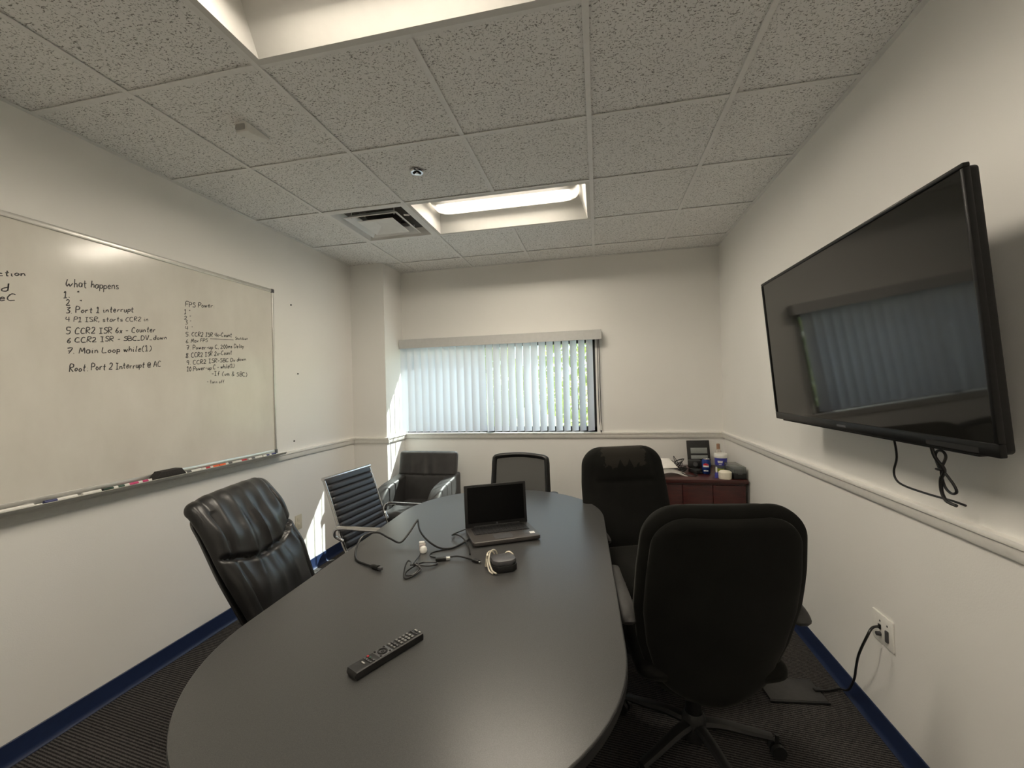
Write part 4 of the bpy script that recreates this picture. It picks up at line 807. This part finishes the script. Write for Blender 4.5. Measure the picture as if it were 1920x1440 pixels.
# remote control
rc = thing('remote_control', 'long black remote control lying on the table', 'remote', (0.638, -0.294, TZ), math.atan2(0.205, 0.101) - PI / 2)
RL, RW = 0.222, 0.044
obj('body', cushion(B(), [(0, -RL / 2, 0.011), (0, -RL / 2 + 0.03, 0.0115), (0, 0, 0.011), (0, RL / 2, 0.010)], RW / 2, 0.010, 0.011, (0.004, 0.004), (0.004, 0.003), 30, 14, 9.0), BLACKP, rc, 35)
fp = obj('face_plate', bx(-0.0185, 0.0185, -0.036, 0.006, 0.0208, 0.0219, 0.0008), GREYP, rc)
bt = None
def button(x, y, sx, sy, m): obj('button', box(B(), (x, y, 0.0225), (sx, sy, 0.003), 0.0008, 1), m, rc, 0)
for r in range(4):
    for k in range(3): button(-0.0115 + k * 0.0115, 0.076 - r * 0.0125, 0.0082, 0.0068, BTN)
for k in range(3): button(-0.0115 + k * 0.0115, 0.090, 0.0085, 0.003, GREYP); button(-0.0115 + k * 0.0115, 0.024, 0.0085, 0.0055, GREYP); button(-0.0115 + k * 0.0115, 0.014, 0.0085, 0.0055, BTN)
for k in range(4): button(-0.0135 + k * 0.009, -0.052, 0.0068, 0.0055, (RED, GREENM, ARMP, GREYP)[k]); button(-0.0135 + k * 0.009, -0.062, 0.0068, 0.0055, GREYP)
button(0.0125, 0.102, 0.0075, 0.004, ALU); button(-0.004, 0.102, 0.012, 0.004, ALU); button(0, -0.075, 0.014, 0.004, ALU)
obj('ring_pad', tube(B(), [(0.0115 * math.cos(a), -0.016 + 0.0115 * math.sin(a), 0.0228) for a in [2 * PI * k / 12 for k in range(12)]], 0.0026, 6, 3, closed=True), BLACKM, rc)
button(0, -0.016, 0.008, 0.008, BLACKM)
for x, y in ((-0.014, -0.002), (0.014, -0.002), (-0.014, -0.031), (0.014, -0.031)): button(x, y, 0.006, 0.005, BLACKM)
# power adapter with white cord
pa = thing('power_adapter', 'black eight-sided power adapter wrapped with white cord near the laptop', 'power adapter', (0.830, 0.300, TZ), 0.45)
def octo(w, h, c): return [(w - c, -h), (w, -h + c), (w, h - c), (w - c, h), (-w + c, h), (-w, h - c), (-w, -h + c), (-w + c, -h)]
obj('lower_half', prism(B(), octo(0.050, 0.044, 0.020), 0.0, 0.026, 0.003), BLACKM, pa); obj('upper_half', prism(B(), octo(0.048, 0.042, 0.020), 0.0255, 0.046, 0.006, 2), GREYP, pa)
obj('white_cord', tube(B(), [(-0.010, 0.046, 0.018), (-0.022, 0.036, 0.060), (-0.045, 0.020, 0.068), (-0.060, -0.005, 0.045), (-0.054, -0.035, 0.014), (-0.040, -0.052, 0.006)], 0.0032, 7), WHITECORD, pa)
obj('white_cord', tube(B(), [(-0.014, 0.048, 0.012), (-0.034, 0.044, 0.055), (-0.058, 0.028, 0.058), (-0.064, 0.006, 0.030), (-0.062, -0.020, 0.008), (-0.052, -0.044, 0.004)], 0.0032, 7), WHITECORD, pa)
obj('white_cord', tube(B(), [(0.010, 0.050, 0.006), (0.022, 0.049, 0.040), (0.036, 0.038, 0.049), (0.047, 0.018, 0.043)], 0.0032, 7), WHITECORD, pa)
obj('cord_end', tube(B(), [(-0.066, 0.030, 0.006), (-0.064, 0.018, 0.040), (-0.062, 0.012, 0.058)], 0.005, 7), WHITECORD, pa)
# cables
vc = thing('power_cable', 'thick black cable arching over the table with a plug end', 'cable')
obj('cord', tube(B(), [(0.292, 0.229, 0.7465), (0.251, 0.247, 0.7455), (0.182, 0.288, 0.7455), (0.131, 0.367, 0.757), (0.110, 0.458, 0.780), (0.16, 0.498, 0.790), (0.233, 0.484, 0.770), (0.294, 0.472, 0.757), (0.311, 0.53, 0.780), (0.319, 0.605, 0.815), (0.326, 0.606, 0.816), (0.370, 0.528, 0.797), (0.421, 0.488, 0.770), (0.491, 0.458, 0.748), (0.547, 0.464, 0.7455), (0.582, 0.530, 0.7455), (0.602, 0.600, 0.750), (0.590, 0.640, 0.752)], 0.0046, 8), RUBBER, vc)
obj('plug', tube(B(), [(0.285, 0.232, 0.7475), (0.305, 0.222, 0.749), (0.330, 0.210, 0.7505)], lambda s: 0.006 + 0.0045 * min(1, s * 2), 10, 4), BLACKP, vc); obj('plug_tip', box(B(), (0.339, 0.206, 0.7505), (0.020, 0.014, 0.012), 0.002, mat=Matrix.Rotation(-0.45, 3, 'Z')), GREYP, vc)
tag(obj('data_cable', tube(B(), [(0.556, 0.726, 0.752), (0.516, 0.666, 0.749), (0.499, 0.616, 0.751), (0.525, 0.598, 0.760), (0.556, 0.578, 0.760), (0.590, 0.545, 0.752), (0.630, 0.474, 0.7445), (0.655, 0.410, 0.7445)], 0.0034, 7), RUBBER), 'thin black cable looping out beside the laptop hinge', 'cable')
tag(obj('thin_wire', tube(B(), [(0.552, 0.488, 0.743), (0.525, 0.452, 0.743), (0.488, 0.421, 0.743), (0.477, 0.392, 0.743), (0.492, 0.368, 0.743), (0.520, 0.362, 0.743)], 0.0024, 6), RUBBER), 'thin dark wire bent in a hook between adapter dongle and thick cable', 'wire')
hd = thing('display_dongle', 'short black adapter dongle lying beside the coiled glasses-shaped cable', 'adapter')
obj('socket', box(B(), (0.548, 0.338, 0.7475), (0.045, 0.022, 0.014), 0.003, mat=Matrix.Rotation(0.40, 3, 'Z')), BLACKP, hd); obj('metal_ring', box(B(), (0.575, 0.350, 0.7475), (0.020, 0.019, 0.011), 0.002, mat=Matrix.Rotation(0.40, 3, 'Z')), ALU, hd)
obj('cord', tube(B(), [(0.566, 0.346, 0.748), (0.590, 0.362, 0.750), (0.622, 0.366, 0.751), (0.668, 0.356, 0.748), (0.690, 0.347, 0.7465)], 0.0036, 8), RUBBER, hd); obj('plug', box(B(), (0.702, 0.342, 0.7465), (0.030, 0.016, 0.010), 0.002, mat=Matrix.Rotation(-0.42, 3, 'Z')), BLACKP, hd); obj('plug_tip', box(B(), (0.720, 0.334, 0.7465), (0.012, 0.011, 0.006), 0.001, mat=Matrix.Rotation(-0.42, 3, 'Z')), CHROME, hd)
ck = thing('coiled_wire', 'small tied coil of black wire near the middle of the table', 'wire')
obj('loop', tube(B(), [(0.432, 0.384, 0.744), (0.452, 0.315, 0.756), (0.468, 0.244, 0.764), (0.486, 0.230, 0.762), (0.512, 0.214, 0.752), (0.490, 0.160, 0.744), (0.466, 0.158, 0.744), (0.440, 0.222, 0.757), (0.434, 0.262, 0.763), (0.452, 0.252, 0.764), (0.462, 0.228, 0.762)], 0.0030, 7), RUBBER, ck)
obj('loop', tube(B(), [(0.455, 0.235, 0.760), (0.490, 0.250, 0.754), (0.516, 0.262, 0.748), (0.545, 0.280, 0.746), (0.546, 0.302, 0.746), (0.520, 0.304, 0.747), (0.480, 0.286, 0.748), (0.462, 0.200, 0.752), (0.470, 0.168, 0.748), (0.496, 0.178, 0.748), (0.500, 0.232, 0.752), (0.474, 0.260, 0.758)], 0.0030, 7), RUBBER, ck)
wp = thing('white_plug', 'small white and clear plug adapter on the table beside the thick cable', 'plug', (0.424, 0.430, TZ), 0.35)
obj('body', box(B(), (0, 0.012, 0.015), (0.030, 0.032, 0.030), 0.006), CLEAR, wp); obj('knob', lathe(B(), [(0.0, 0.0), (0.015, 0.002), (0.017, 0.012), (0.013, 0.024), (0.008, 0.028), (0.0, 0.028)], 20, (0.006, -0.022, 0.0)), WHITEP, wp); obj('cap', box(B(), (-0.003, 0.016, 0.033), (0.024, 0.016, 0.008), 0.002), WHITEP, wp)

# ------------------------------------------------------------------ outside the window
struct('ground', bx(-25, 25, YB + 0.3, 40, -0.25, -0.15), GRASS); struct('pavement', bx(-25, 25, YB + 0.3, 6.4, -0.16, -0.13), PAVE)
def tree(x, y, h, R, label, seed, n=1500):
    rnd = random.Random(seed); t = thing('tree', label, 'tree', (x, y, -0.15), group='trees outside the window')
    obj('trunk', tube(B(), [(0, 0, 0), (0.05, 0.02, h * 0.3), (0, 0.05, h * 0.7)], lambda s: 0.10 - 0.06 * s, 8), BARK, t)
    bm = B()
    for _ in range(n):
        a = rnd.uniform(0, 2 * PI); cz = rnd.uniform(-1, 1); q = rnd.uniform(0.5, 1.0) ** 0.5; s = math.sqrt(1 - cz * cz)
        p = Vector((R * q * s * math.cos(a), R * q * s * math.sin(a), h * 0.55 + h * 0.44 * q * cz)); d = Vector((rnd.gauss(0, 1), rnd.gauss(0, 1), rnd.gauss(0, 1))).normalized(); e = d.orthogonal().normalized(); L = rnd.uniform(0.07, 0.14)
        bm.faces.new([bm.verts.new(v) for v in (p - d * L, p + e * L * 0.45, p + d * L, p - e * L * 0.45)])
    o = obj('foliage', bm, LEAF, t, 0); o['kind'] = 'stuff'
for k, (x, y, h, R) in enumerate(((-6.3, 9.4, 3.2, 1.1), (-3.9, 10.2, 3.5, 1.15), (-1.6, 9.2, 3.0, 1.05), (0.6, 9.9, 3.4, 1.05), (2.8, 9.2, 3.2, 1.05), (5.1, 10.1, 3.5, 1.1), (7.5, 9.6, 3.2, 1.1))):
    tree(x, y, h, R, 'sunlit green tree outside, seen through the blind, ' + ('first', 'second', 'third', 'fourth', 'fifth', 'sixth', 'seventh')[k] + ' from the pillar side', 20 + k)
